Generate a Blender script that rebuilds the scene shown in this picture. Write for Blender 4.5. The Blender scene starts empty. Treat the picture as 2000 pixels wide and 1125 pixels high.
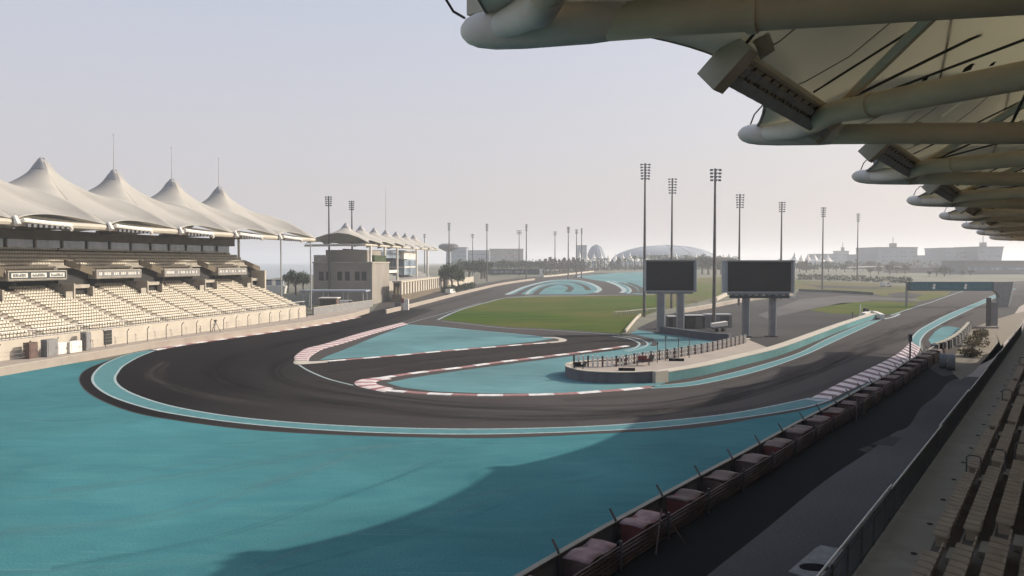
import bpy, bmesh, math, random
from mathutils import Vector, Matrix
from mathutils.geometry import tessellate_polygon
R = math.radians
random.seed(7)
sc = bpy.context.scene
col = sc.collection

# ------------------------------------------------------------------ camera
CH = 13.0                       # eye height in metres
FOC = 1500.0                    # focal length in pixels of a 2000 px wide frame
HZ = 512.0
PITCH = math.atan((562.5 - HZ) / FOC)
cam = bpy.data.cameras.new('camera')
cam.sensor_width = 36.0
cam.lens = 36.0 * FOC / 2000.0
cam.clip_end = 20000
cam.clip_start = 0.1
co = bpy.data.objects.new('camera', cam)
col.objects.link(co)
co.location = (0, 0, CH)
co.rotation_euler = (R(90) - PITCH, 0, 0)
sc.camera = co

# ------------------------------------------------------------------ sky and sun
SUN_AZ, SUN_EL = 72.3, 28.4
w = bpy.data.worlds.new('World'); sc.world = w; w.use_nodes = True
nt = w.node_tree
for n_ in list(nt.nodes): nt.nodes.remove(n_)
sky = nt.nodes.new('ShaderNodeTexSky'); sky.sky_type = 'NISHITA'; sky.sun_disc = False
sky.sun_elevation = R(SUN_EL); sky.sun_rotation = R(SUN_AZ)
sky.air_density = 1.3; sky.dust_density = 6.0; sky.ozone_density = 1.5; sky.altitude = 0
hsv = nt.nodes.new('ShaderNodeHueSaturation'); hsv.inputs['Saturation'].default_value = 1.1
bg = nt.nodes.new('ShaderNodeBackground'); bg.inputs[1].default_value = 0.15
wo = nt.nodes.new('ShaderNodeOutputWorld')
nt.links.new(sky.outputs[0], hsv.inputs['Color']); 
veil = nt.nodes.new('ShaderNodeMixRGB');                  # thin haze: whole near the horizon, clear blue overhead
wt = nt.nodes.new('ShaderNodeTexCoord'); ws = nt.nodes.new('ShaderNodeSeparateXYZ'); nt.links.new(wt.outputs['Generated'], ws.inputs[0])
wf = nt.nodes.new('ShaderNodeMapRange'); wf.inputs['From Min'].default_value = .28; wf.inputs['From Max'].default_value = .75; wf.inputs['To Min'].default_value = .82; wf.inputs['To Max'].default_value = .05
nt.links.new(ws.outputs[2], wf.inputs[0]); nt.links.new(wf.outputs[0], veil.inputs[0])
wh = nt.nodes.new('ShaderNodeMapRange'); wh.inputs['From Min'].default_value = .02; wh.inputs['From Max'].default_value = .30; nt.links.new(ws.outputs[2], wh.inputs[0])
hc = nt.nodes.new('ShaderNodeMixRGB'); hc.inputs[1].default_value = (3.25, 3.0, 3.05, 1); hc.inputs[2].default_value = (2.85, 2.90, 3.35, 1)
nt.links.new(wh.outputs[0], hc.inputs[0]); nt.links.new(hc.outputs[0], veil.inputs[2])
nt.links.new(hsv.outputs[0], veil.inputs[1]); nt.links.new(veil.outputs[0], bg.inputs[0]); nt.links.new(bg.outputs[0], wo.inputs[0])
sl_ = bpy.data.lights.new('sun', 'SUN'); sl_.energy = 3.9; sl_.angle = R(0.6); sl_.color = (1.0, 0.925, 0.80)
so = bpy.data.objects.new('sun', sl_); col.objects.link(so)
SV = Vector((math.sin(R(SUN_AZ)) * math.cos(R(SUN_EL)), math.cos(R(SUN_AZ)) * math.cos(R(SUN_EL)), math.sin(R(SUN_EL))))
so.rotation_euler = SV.to_track_quat('Z', 'Y').to_euler(); so.location = (60, 20, 60)
sc.view_settings.view_transform = 'Standard'; sc.view_settings.look = 'None'
sc.view_settings.exposure = 0.52; sc.view_settings.gamma = 1.0
sc.cycles.max_bounces = 6; sc.cycles.volume_bounces = 1; sc.cycles.volume_step_rate = 4
HAZE = 0.00040

# ------------------------------------------------------------------ site survey: image point -> place on the ground
Y0, Y1, SLOPE = 250.0, 720.0, 0.0133
def zg(Y): return 0.0 if Y <= Y0 else (min(Y, Y1) - Y0) * SLOPE
def ray(x, y):
    a = (x - 1000) / FOC; b = (562.5 - y) / FOC
    return (a, math.cos(PITCH) + b * math.sin(PITCH), -math.sin(PITCH) + b * math.cos(PITCH))
def P(x, y, z=0.0):
    r = ray(x, y); s = r[2] / r[1]; q = r[0] / r[1]
    if s > -1e-4: s = -1e-4
    Y = (z - CH) / s
    if Y > Y0:
        Y = (z - CH - Y0 * SLOPE) / (s - SLOPE)
        if Y > Y1: Y = (z + zg(Y1) - CH) / s if (z + zg(Y1) - CH) < 0 else 3000
    Y = min(Y, 3000)
    return (q * Y, Y)
def W(x, y, Y):
    r = ray(x, y); t = Y / r[1]
    return Vector((r[0] * t, Y, CH + r[2] * t))

# ------------------------------------------------------------------ materials
def mat(name, c, rough=0.8, c2=None, scale=1.0, stretch=None, bump=0.0, metal=0.0, detail=6, fac=(0.35, 0.65), spec=0.3, c3=None, scale3=0.05):
    m = bpy.data.materials.new(name); m.use_nodes = True
    t = m.node_tree; b = t.nodes['Principled BSDF']
    b.inputs['Roughness'].default_value = rough; b.inputs['Metallic'].default_value = metal
    b.inputs['Specular IOR Level'].default_value = spec
    tc = t.nodes.new('ShaderNodeTexCoord'); mp = t.nodes.new('ShaderNodeMapping')
    t.links.new(tc.outputs['Object'], mp.inputs[0])
    if stretch: mp.inputs['Scale'].default_value = stretch[:3]; mp.inputs['Rotation'].default_value = (0, 0, stretch[3] if len(stretch) > 3 else 0)
    c2 = c2 or tuple(v * 0.8 for v in c)
    no = t.nodes.new('ShaderNodeTexNoise'); no.inputs['Scale'].default_value = scale; no.inputs['Detail'].default_value = detail
    t.links.new(mp.outputs[0], no.inputs[0])
    rp = t.nodes.new('ShaderNodeValToRGB')
    rp.color_ramp.elements[0].position = fac[0]; rp.color_ramp.elements[0].color = (*c2, 1)
    rp.color_ramp.elements[1].position = fac[1]; rp.color_ramp.elements[1].color = (*c, 1)
    t.links.new(no.outputs[0], rp.inputs[0]); out = rp.outputs[0]
    if c3:
        n3 = t.nodes.new('ShaderNodeTexNoise'); n3.inputs['Scale'].default_value = scale3; n3.inputs['Detail'].default_value = 3
        t.links.new(tc.outputs['Object'], n3.inputs[0])
        r3 = t.nodes.new('ShaderNodeValToRGB'); r3.color_ramp.elements[0].position = 0.4; r3.color_ramp.elements[1].position = 0.62
        t.links.new(n3.outputs[0], r3.inputs[0])
        mx = t.nodes.new('ShaderNodeMixRGB'); mx.inputs[2].default_value = (*c3, 1)
        t.links.new(r3.outputs[0], mx.inputs[0]); t.links.new(out, mx.inputs[1]); out = mx.outputs[0]
    t.links.new(out, b.inputs['Base Color'])
    if bump:
        bp = t.nodes.new('ShaderNodeBump'); bp.inputs['Strength'].default_value = bump
        t.links.new(no.outputs[0], bp.inputs['Height']); t.links.new(bp.outputs[0], b.inputs['Normal'])
    return m
def kerb_mat(name, period, c_a, c_b, duty=0.5):
    m = bpy.data.materials.new(name); m.use_nodes = True
    t = m.node_tree; b = t.nodes['Principled BSDF']; b.inputs['Roughness'].default_value = 0.7
    uv = t.nodes.new('ShaderNodeUVMap'); sp = t.nodes.new('ShaderNodeSeparateXYZ'); t.links.new(uv.outputs[0], sp.inputs[0])
    d = t.nodes.new('ShaderNodeMath'); d.operation = 'DIVIDE'; d.inputs[1].default_value = period; t.links.new(sp.outputs[0], d.inputs[0])
    f = t.nodes.new('ShaderNodeMath'); f.operation = 'FRACT'; t.links.new(d.outputs[0], f.inputs[0])
    g = t.nodes.new('ShaderNodeMath'); g.operation = 'GREATER_THAN'; g.inputs[1].default_value = duty; t.links.new(f.outputs[0], g.inputs[0])
    mx = t.nodes.new('ShaderNodeMixRGB'); mx.inputs[1].default_value = (*c_a, 1); mx.inputs[2].default_value = (*c_b, 1)
    t.links.new(g.outputs[0], mx.inputs[0])
    tc = t.nodes.new('ShaderNodeTexCoord'); no = t.nodes.new('ShaderNodeTexNoise'); no.inputs['Scale'].default_value = 1.4; no.inputs['Detail'].default_value = 5
    t.links.new(tc.outputs['Object'], no.inputs[0])
    mr = t.nodes.new('ShaderNodeMapRange'); mr.inputs['From Min'].default_value = 0.3; mr.inputs['From Max'].default_value = 0.7; mr.inputs['To Min'].default_value = 0.62; mr.inputs['To Max'].default_value = 1.0
    t.links.new(no.outputs[0], mr.inputs[0])
    m2 = t.nodes.new('ShaderNodeMixRGB'); m2.blend_type = 'MULTIPLY'; m2.inputs[0].default_value = 1
    t.links.new(mx.outputs[0], m2.inputs[1]); t.links.new(mr.outputs[0], m2.inputs[2]); t.links.new(m2.outputs[0], b.inputs['Base Color'])
    return m
def road_mat(name, c, c2, dark, grad=None):
    c, c2, dark = [tuple(v * .62 for v in q) for q in (c, c2, dark)]
    """asphalt with fine grain, tyre-rubber streaks that follow the surface's own u direction and patches"""
    m = mat(name, c, 0.93, c2, 6.0, bump=0.1, spec=0.06, c3=dark, scale3=0.035)
    if grad:                                    # older, paler surface towards the straight
        t = m.node_tree; b = t.nodes['Principled BSDF']; l = b.inputs['Base Color'].links[0]; src = l.from_socket
        tc = t.nodes.new('ShaderNodeTexCoord'); sp = t.nodes.new('ShaderNodeSeparateXYZ'); t.links.new(tc.outputs['Object'], sp.inputs[0])
        no = t.nodes.new('ShaderNodeTexNoise'); no.inputs['Scale'].default_value = .12; t.links.new(tc.outputs['Object'], no.inputs[0])
        ma = t.nodes.new('ShaderNodeMath'); ma.operation = 'MULTIPLY_ADD'; ma.inputs[1].default_value = 9; t.links.new(no.outputs[0], ma.inputs[0]); t.links.new(sp.outputs[0], ma.inputs[2])
        mr = t.nodes.new('ShaderNodeMapRange'); mr.inputs['From Min'].default_value = grad[0]; mr.inputs['From Max'].default_value = grad[1]; t.links.new(ma.outputs[0], mr.inputs[0])
        mx = t.nodes.new('ShaderNodeMixRGB'); mx.inputs[2].default_value = (*[v * .62 for v in grad[2]], 1)
        t.links.new(mr.outputs[0], mx.inputs[0]); t.links.new(src, mx.inputs[1]); t.links.new(mx.outputs[0], b.inputs['Base Color'])
    return m
def teal_mat(name, c, c2, c3):
    m = bpy.data.materials.new(name); m.use_nodes = True
    t = m.node_tree; b = t.nodes['Principled BSDF']; b.inputs['Roughness'].default_value = 0.9; b.inputs['Specular IOR Level'].default_value = 0.05
    tc = t.nodes.new('ShaderNodeTexCoord')
    def noise(scale, stretch, rot, det=6, dist=0.0):
        mp = t.nodes.new('ShaderNodeMapping'); mp.inputs['Scale'].default_value = stretch; mp.inputs['Rotation'].default_value = (0, 0, rot)
        t.links.new(tc.outputs['Object'], mp.inputs[0])
        n = t.nodes.new('ShaderNodeTexNoise'); n.inputs['Scale'].default_value = scale; n.inputs['Detail'].default_value = det; n.inputs['Distortion'].default_value = dist
        t.links.new(mp.outputs[0], n.inputs[0]); return n
    n1 = noise(0.22, (0.7, 1.6, 1), R(-14), 12, 1.6)
    n2 = noise(1.6, (0.10, 2.6, 1), R(14), 5, 0.6)
    n3 = noise(0.06, (1, 1, 1), 0, 3)
    r1 = t.nodes.new('ShaderNodeValToRGB'); r1.color_ramp.elements[0].position = .3; r1.color_ramp.elements[1].position = .7
    r1.color_ramp.elements[0].color = (*c2, 1); r1.color_ramp.elements[1].color = (*c, 1); t.links.new(n1.outputs[0], r1.inputs[0])
    r2 = t.nodes.new('ShaderNodeValToRGB'); r2.color_ramp.elements[0].position = .62; r2.color_ramp.elements[1].position = .74; t.links.new(n2.outputs[0], r2.inputs[0])
    sc_ = t.nodes.new('ShaderNodeMath'); sc_.operation = 'MULTIPLY'; sc_.inputs[1].default_value = 0.5; t.links.new(r2.outputs[0], sc_.inputs[0])
    mx = t.nodes.new('ShaderNodeMixRGB'); mx.inputs[2].default_value = (*c3, 1); t.links.new(sc_.outputs[0], mx.inputs[0]); t.links.new(r1.outputs[0], mx.inputs[1])
    mr = t.nodes.new('ShaderNodeMapRange'); mr.inputs['From Min'].default_value = 0.35; mr.inputs['From Max'].default_value = 0.65; mr.inputs['To Min'].default_value = 0.82; mr.inputs['To Max'].default_value = 1.12
    t.links.new(n3.outputs[0], mr.inputs[0])
    n4 = noise(9.0, (1, 1, 1), 0, 8); r4 = t.nodes.new('ShaderNodeMapRange'); r4.inputs['From Min'].default_value = .3; r4.inputs['From Max'].default_value = .7; r4.inputs['To Min'].default_value = .84; r4.inputs['To Max'].default_value = 1.14; t.links.new(n4.outputs[0], r4.inputs[0])
    m3 = t.nodes.new('ShaderNodeMath'); m3.operation = 'MULTIPLY'; t.links.new(mr.outputs[0], m3.inputs[0]); t.links.new(r4.outputs[0], m3.inputs[1])
    m2 = t.nodes.new('ShaderNodeMixRGB'); m2.blend_type = 'MULTIPLY'; m2.inputs[0].default_value = 1
    t.links.new(mx.outputs[0], m2.inputs[1]); t.links.new(m3.outputs[0], m2.inputs[2]); t.links.new(m2.outputs[0], b.inputs['Base Color'])
    return m

M = {}
M['teal'] = teal_mat('teal_paint', (0.060, 0.190, 0.205), (0.045, 0.158, 0.182), (0.12, 0.25, 0.265))
M['teal2'] = teal_mat('teal_paint_pale', (0.120, 0.235, 0.248), (0.095, 0.20, 0.215), (0.17, 0.29, 0.30))
M['asphalt'] = road_mat('asphalt_dark', (0.024, 0.0185, 0.0185), (0.014, 0.0115, 0.012), (0.0155, 0.012, 0.0125), grad=(-28, 6, (0.098, 0.087, 0.083)))
M['asphalt_old'] = road_mat('asphalt_worn', (0.130, 0.115, 0.108), (0.090, 0.080, 0.077), (0.100, 0.089, 0.085))
M['asphalt_far'] = road_mat('asphalt_grey', (0.12, 0.115, 0.11), (0.09, 0.085, 0.083), (0.075, 0.07, 0.07))
M['service'] = road_mat('service_asphalt', (0.22, 0.21, 0.205), (0.15, 0.145, 0.142), (0.115, 0.11, 0.109))
M['near_black'] = road_mat('near_black_surface', (0.024, 0.024, 0.024), (0.016, 0.016, 0.017), (0.018, 0.018, 0.018))
M['sand'] = mat('sandy_ground', (0.16, 0.15, 0.115), 0.95, (0.12, 0.115, 0.085), 0.15, c3=(0.10, 0.105, 0.07), scale3=0.012)
M['grass'] = mat('grass', (0.054, 0.094, 0.004), 0.95, (0.026, 0.055, 0.001), 0.16, stretch=(0.22, 1.5, 1), bump=0.2, detail=10, spec=0.05, c3=(0.080, 0.085, 0.014), scale3=0.03)
M['grass_far'] = mat('grass_dry', (0.10, 0.115, 0.028), 0.95, (0.07, 0.09, 0.022), 0.06, stretch=(0.4, 1.5, 1), spec=0.05, detail=10, c3=(0.12, 0.10, 0.05), scale3=0.02)
M['line'] = mat('pale_line', (0.34, 0.40, 0.40), 0.8, (0.24, 0.30, 0.31), 2.0)
M['ribbon'] = mat('teal_ribbon', (0.075, 0.205, 0.215), 0.85, (0.06, 0.165, 0.18), 1.0)
M['beige'] = mat('beige_concrete', (0.33, 0.28, 0.24), 0.9, (0.27, 0.23, 0.20), 0.6, c3=(0.32, 0.27, 0.23), scale3=0.1)
M['cream'] = mat('cream_paint', (0.46, 0.41, 0.34), 0.75, (0.40, 0.355, 0.295), 0.5)
M['seat_cream'] = mat('cream_plastic', (0.58, 0.52, 0.43), 0.5, (0.48, 0.425, 0.345), 0.8)
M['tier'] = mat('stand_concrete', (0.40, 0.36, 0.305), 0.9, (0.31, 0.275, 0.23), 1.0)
M['brown'] = mat('brown_cladding', (0.14, 0.110, 0.075), 0.7, (0.11, 0.088, 0.06), 0.4)
M['dark'] = mat('dark_void', (0.035, 0.032, 0.03), 0.8)
M['membrane'] = mat('white_membrane', (0.48, 0.455, 0.42), 0.7, (0.44, 0.415, 0.38), 0.25)
M['cap'] = mat('grey_cap', (0.34, 0.33, 0.33), 0.6)
M['white'] = mat('white_paint', (0.72, 0.68, 0.62), 0.5, (0.6, 0.57, 0.52), 2.0)
M['steel'] = mat('grey_steel', (0.40, 0.40, 0.41), 0.6, (0.33, 0.33, 0.34), 3.0)
M['pole'] = mat('dark_steel_pole', (0.13, 0.12, 0.12), 0.5, (0.09, 0.08, 0.08), 1.0, metal=0.4)
M['lampm'] = mat('lamp_housing', (0.16, 0.16, 0.17), 0.5, metal=0.3)
M['screen'] = mat('dark_screen', (0.009, 0.011, 0.016), 0.8, (0.007, 0.009, 0.013), 0.5, spec=0.1)
M['boom'] = mat('painted_boom', (0.76, 0.61, 0.44), 0.6, (0.67, 0.54, 0.385), 0.8, stretch=(1, 1, 3), bump=.05)
M['nose'] = mat('boom_nose_paint', (0.82, 0.74, 0.66), 0.6, (0.68, 0.61, 0.54), 0.8)
M['fabric'] = mat('roof_fabric', (0.64, 0.61, 0.54), 0.75, (0.57, 0.545, 0.48), 0.3)
def translucent(m, f):
    t = m.node_tree; b = t.nodes['Principled BSDF']; out = [n for n in t.nodes if n.type == 'OUTPUT_MATERIAL'][0]
    tr = t.nodes.new('ShaderNodeBsdfTranslucent'); tr.inputs[0].default_value = (0.62, 0.60, 0.50, 1); mx = t.nodes.new('ShaderNodeMixShader'); mx.inputs[0].default_value = f
    t.links.new(b.outputs[0], mx.inputs[1]); t.links.new(tr.outputs[0], mx.inputs[2]); t.links.new(mx.outputs[0], out.inputs['Surface'])
translucent(M['fabric'], 0.46)
translucent(M['membrane'], 0.30)
M['seam'] = mat('fabric_seam', (0.26, 0.235, 0.2), 0.8)
M['cable'] = mat('steel_cable', (0.05, 0.048, 0.045), 0.6)
M['box'] = mat('lighting_box', (0.58, 0.52, 0.42), 0.7, (0.48, 0.43, 0.34), 1.0)
M['rail'] = mat('rail_metal', (0.82, 0.80, 0.76), 0.5)
M['balus'] = mat('baluster_metal', (0.10, 0.10, 0.10), 0.6)
M['seat_tan'] = mat('tan_plastic', (0.36, 0.285, 0.21), 0.6, (0.28, 0.22, 0.16), 1.5)
M['deck'] = mat('walkway_concrete', (0.33, 0.305, 0.25), 0.9, (0.25, 0.23, 0.19), 1.2, c3=(0.27, 0.25, 0.205), scale3=0.3)
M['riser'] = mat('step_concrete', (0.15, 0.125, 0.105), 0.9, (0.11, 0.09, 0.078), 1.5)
M['red'] = mat('faded_red_block', (0.19, 0.055, 0.05), 0.75, (0.12, 0.035, 0.034), 1.5)
M['pink'] = mat('pink_cover', (0.30, 0.20, 0.19), 0.85, (0.20, 0.125, 0.12), 2.0)
M['olive'] = mat('brown_rail', (0.14, 0.088, 0.075), 0.7, (0.09, 0.06, 0.052), 1.5)
M['tyre'] = mat('tyre_rubber', (0.02, 0.02, 0.021), 0.8)
M['glass'] = mat('window_glass', (0.34, 0.40, 0.48), 0.12, (0.10, 0.14, 0.17), 0.3, stretch=(1, 1, .3), spec=1.0)
M['build'] = mat('beige_render', (0.27, 0.24, 0.21), 0.85, (0.22, 0.195, 0.17), 0.2)
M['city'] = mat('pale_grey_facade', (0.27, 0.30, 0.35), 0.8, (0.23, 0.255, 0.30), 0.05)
M['water'] = mat('sea_water', (0.10, 0.16, 0.18), 0.15, (0.08, 0.13, 0.15), 0.05, spec=0.6)
M['board'] = mat('advert_board_dark', (0.05, 0.06, 0.065), 0.6)
M['board_teal'] = mat('advert_board_teal', (0.035, 0.13, 0.16), 0.6)
M['grey_panel'] = mat('grey_panel', (0.22, 0.215, 0.215), 0.7)
M['leaf'] = mat('dark_leaves', (0.050, 0.070, 0.030), 0.9, (0.028, 0.042, 0.018), 0.7)
M['leaf_red'] = mat('brownish_leaves', (0.095, 0.070, 0.050), 0.9, (0.06, 0.045, 0.033), 0.7)
M['bark'] = mat('bark', (0.12, 0.09, 0.07), 0.95)
M['kerb_rw'] = kerb_mat('kerb_red_white', 5.0, (0.74, 0.70, 0.68), (0.33, 0.16, 0.15))
M['kerb_fine'] = kerb_mat('kerb_red_white_fine', 3.0, (0.66, 0.56, 0.58), (0.12, 0.05, 0.06), 0.55)
M['kerb_nose'] = kerb_mat('kerb_nose', 2.2, (0.70, 0.60, 0.58), (0.36, 0.14, 0.13), 0.62)
M['bush'] = mat('dry_bush', (0.24, 0.19, 0.11), 0.95, (0.15, 0.13, 0.07), 1.0)
M['dirt'] = mat('brown_dirt', (0.20, 0.165, 0.125), .95, (0.13, 0.105, 0.08), .8, c3=(0.16, 0.14, 0.10), scale3=.3)
M['bird'] = mat('dark_feathers', (0.02, 0.02, 0.022), 0.8)
M['van'] = mat('van_paint', (0.7, 0.68, 0.65), 0.35)

def mark_mat(name, c, strength, nsc=(.08, 6)):
    """tyre rubber or scuff: fades out across its width and breaks up along its length"""
    m = bpy.data.materials.new(name); m.use_nodes = True
    t = m.node_tree; b = t.nodes['Principled BSDF']; b.inputs['Base Color'].default_value = (*c, 1); b.inputs['Roughness'].default_value = .9; b.inputs['Specular IOR Level'].default_value = .06
    uv = t.nodes.new('ShaderNodeUVMap'); sp = t.nodes.new('ShaderNodeSeparateXYZ'); t.links.new(uv.outputs[0], sp.inputs[0])
    mp = t.nodes.new('ShaderNodeMapping'); mp.inputs['Scale'].default_value = (nsc[0], nsc[1], 1); t.links.new(uv.outputs[0], mp.inputs[0])
    no = t.nodes.new('ShaderNodeTexNoise'); no.inputs['Scale'].default_value = 1; no.inputs['Detail'].default_value = 6; t.links.new(mp.outputs[0], no.inputs[0])
    def M_(op, a, b_=None):
        n = t.nodes.new('ShaderNodeMath'); n.operation = op
        for i, v in enumerate((a, b_)):
            if v is None: continue
            if isinstance(v, (int, float)): n.inputs[i].default_value = v
            else: t.links.new(v, n.inputs[i])
        return n.outputs[0]
    si = M_('SINE', M_('MULTIPLY', sp.outputs[1], math.pi)); mr = t.nodes.new('ShaderNodeMapRange'); mr.inputs['From Min'].default_value = .36; mr.inputs['From Max'].default_value = .62; t.links.new(no.outputs[0], mr.inputs[0])
    al = M_('MULTIPLY', M_('MULTIPLY', si, mr.outputs[0]), strength)
    t.links.new(al, b.inputs['Alpha']); return m
M['rubber'] = mark_mat('tyre_rubber_marks', (0.010, 0.009, 0.009), .42)
M['dust'] = mark_mat('dusty_offline', (0.085, 0.075, 0.068), .4)
M['scuff'] = mark_mat('pale_scuff', (0.13, 0.26, 0.27), .3, (.12, 3))
M['scuff_dark'] = mark_mat('dark_tyre_mark', (0.03, 0.10, 0.115), .2, (.12, 3))
# ------------------------------------------------------------------ mesh helpers
class MB:
    def __init__(s): s.v = []; s.f = []; s.uv = {}
    def add(s, vs, fs):
        o = len(s.v); s.v += [tuple(v) for v in vs]; s.f += [tuple(i + o for i in f) for f in fs]; return s
    def quad(s, a, b, c, d): return s.add([a, b, c, d], [(0, 1, 2, 3)])
    def hexa(s, b4, t4):
        return s.add(list(b4) + list(t4), [(3, 2, 1, 0), (4, 5, 6, 7), (0, 1, 5, 4), (1, 2, 6, 5), (2, 3, 7, 6), (3, 0, 4, 7)])
    def box(s, c, sz, ax=(1, 0), z0=None):
        """box centred at c with size sz (along ax, across, up)"""
        ax = Vector((ax[0], ax[1], 0)).normalized(); ay = Vector((-ax.y, ax.x, 0)); c = Vector(c)
        hx, hy, hz = sz[0] / 2, sz[1] / 2, sz[2] / 2
        q = [(-hx, -hy), (hx, -hy), (hx, hy), (-hx, hy)]
        return s.hexa([c + ax * a + ay * b + Vector((0, 0, -hz)) for a, b in q], [c + ax * a + ay * b + Vector((0, 0, hz)) for a, b in q])
    def bar(s, a, b, wd, ht):
        """rectangular bar from a to b"""
        a, b = Vector(a), Vector(b); d = (b - a).normalized(); up = Vector((0, 0, 1))
        if abs(d.z) > 0.95: up = Vector((0, 1, 0))
        x = d.cross(up).normalized(); y = x.cross(d).normalized()
        q = [(-1, -1), (1, -1), (1, 1), (-1, 1)]
        return s.hexa([a + x * (i * wd / 2) + y * (j * ht / 2) for i, j in q], [b + x * (i * wd / 2) + y * (j * ht / 2) for i, j in q])
    def tube(s, pts, rs, n=10, cap=True):
        pts = [Vector(p) for p in pts]
        if not isinstance(rs, (list, tuple)): rs = [rs] * len(pts)
        o = len(s.v); pr = None
        for i, p in enumerate(pts):
            d = (pts[min(i + 1, len(pts) - 1)] - pts[max(i - 1, 0)]).normalized()
            up = Vector((0, 0, 1)) if abs(d.z) < 0.95 else Vector((0, 1, 0))
            x = d.cross(up).normalized(); y = x.cross(d)
            for k in range(n):
                a = 2 * math.pi * k / n; s.v.append(tuple(p + (x * math.cos(a) + y * math.sin(a)) * rs[i]))
        for i in range(len(pts) - 1):
            for k in range(n):
                a = o + i * n + k; b = o + i * n + (k + 1) % n
                s.f.append((a, b, b + n, a + n))
        if cap: s.f.append(tuple(o + k for k in range(n))[::-1]); s.f.append(tuple(o + (len(pts) - 1) * n + k for k in range(n)))
        return s
    def grid(s, rows):
        o = len(s.v); m = len(rows[0])
        for r in rows: s.v += [tuple(p) for p in r]
        for i in range(len(rows) - 1):
            for j in range(m - 1):
                a = o + i * m + j; s.f.append((a, a + 1, a + m + 1, a + m))
        return s
    def prism(s, poly, z0, z1):
        n = len(poly)
        tri = tessellate_polygon([[Vector((p[0], p[1], 0)) for p in poly]])
        vs = [(p[0], p[1], z0) for p in poly] + [(p[0], p[1], z1) for p in poly]
        area = sum(poly[i][0] * poly[(i + 1) % n][1] - poly[(i + 1) % n][0] * poly[i][1] for i in range(n))
        fs = []
        for t in tri: fs.append(tuple(i + n for i in t)); fs.append(tuple(t)[::-1])
        for i in range(n):
            j = (i + 1) % n; fs.append((i, j, j + n, i + n))
        return s.add(vs, fs)
def make(name, mb, m, parent=None, smooth=False, solid=0.0):
    org = Vector(parent['org']) if parent is not None and 'org' in parent else Vector((0, 0, 0))
    me = bpy.data.meshes.new(name)
    me.from_pydata([(v[0] - org.x, v[1] - org.y, v[2] - org.z) for v in mb.v], [], mb.f)
    bm = bmesh.new(); bm.from_mesh(me)
    bmesh.ops.recalc_face_normals(bm, faces=bm.faces)
    bm.to_mesh(me); bm.free()
    if smooth:
        for p in me.polygons: p.use_smooth = True
    me.materials.append(m); me.update()
    o = bpy.data.objects.new(name, me); col.objects.link(o)
    if parent is not None: o.parent = parent; o['org'] = tuple(org)
    else: o['org'] = (0.0, 0.0, 0.0)
    if solid:
        md = o.modifiers.new('thickness', 'SOLIDIFY'); md.thickness = solid
    return o
def tag(o, label=None, cat=None, group=None, kind=None):
    if label: o['label'] = label
    if cat: o['category'] = cat
    if group: o['group'] = group
    if kind: o['kind'] = kind
    return o
def thing(name, loc, label, cat, group=None):
    o = bpy.data.objects.new(name, None); o.empty_display_size = 0.5; col.objects.link(o); o.location = loc; o['org'] = tuple(loc)
    return tag(o, label, cat, group)
def dup(root, loc, rz=0.0, label=None, scale=None):
    r = root.copy(); col.objects.link(r); r.location = loc; r.rotation_euler = (0, 0, rz)
    if scale: r.scale = scale
    if label: r['label'] = label
    def rec(a, b):
        for ch in list(a.children):
            c = ch.copy(); col.objects.link(c); c.parent = b; rec(ch, c)
    rec(root, r); return r
def cr(pts, per=8, closed=False):
    """Catmull-Rom through plan points"""
    out = []; n = len(pts)
    rng = range(n) if closed else range(n - 1)
    for i in rng:
        g = (lambda k: pts[k % n]) if closed else (lambda k: pts[max(0, min(n - 1, k))])
        p0, p1, p2, p3 = g(i - 1), g(i), g(i + 1), g(i + 2)
        for k in range(per):
            t = k / per
            out.append(tuple(0.5 * ((2 * p1[j]) + (-p0[j] + p2[j]) * t + (2 * p0[j] - 5 * p1[j] + 4 * p2[j] - p3[j]) * t * t + (-p0[j] + 3 * p1[j] - 3 * p2[j] + p3[j]) * t ** 3) for j in range(2)))
    if not closed: out.append(tuple(pts[-1]))
    return out
def px(lst, per=0):
    q = [P(*p) for p in lst]
    return cr(q, per) if per else q
def drape(bm, off):
    for Yc in (Y0, Y1):
        bmesh.ops.bisect_plane(bm, geom=bm.verts[:] + bm.edges[:] + bm.faces[:], plane_co=(0, Yc, 0), plane_no=(0, 1, 0), dist=1e-4)
    for v in bm.verts: v.co.z = zg(v.co.y) + off
def flat(name, poly, off, m, kind='structure', label=None):
    """one ground sheet following the terrain"""
    bm = bmesh.new()
    vs = [bm.verts.new((p[0], p[1], 0)) for p in poly]
    for t in tessellate_polygon([[Vector((p[0], p[1], 0)) for p in poly]]):
        try: bm.faces.new([vs[i] for i in t])
        except ValueError: pass
    drape(bm, off)
    for f in bm.faces:
        f.normal_update()
        if f.normal.z < 0: f.normal_flip()
    me = bpy.data.meshes.new(name); bm.to_mesh(me); bm.free(); me.materials.append(m)
    o = bpy.data.objects.new(name, me); col.objects.link(o); o['kind'] = kind
    return o
def resample(pts, n):
    L = [0]
    for a, b in zip(pts, pts[1:]): L.append(L[-1] + math.hypot(b[0] - a[0], b[1] - a[1]))
    out = []; j = 0
    for i in range(n):
        t = L[-1] * i / (n - 1)
        while j < len(L) - 2 and L[j + 1] < t: j += 1
        d = L[j + 1] - L[j] or 1; q = (t - L[j]) / d
        out.append((pts[j][0] + (pts[j + 1][0] - pts[j][0]) * q, pts[j][1] + (pts[j + 1][1] - pts[j][1]) * q))
    return out, L[-1]
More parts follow.
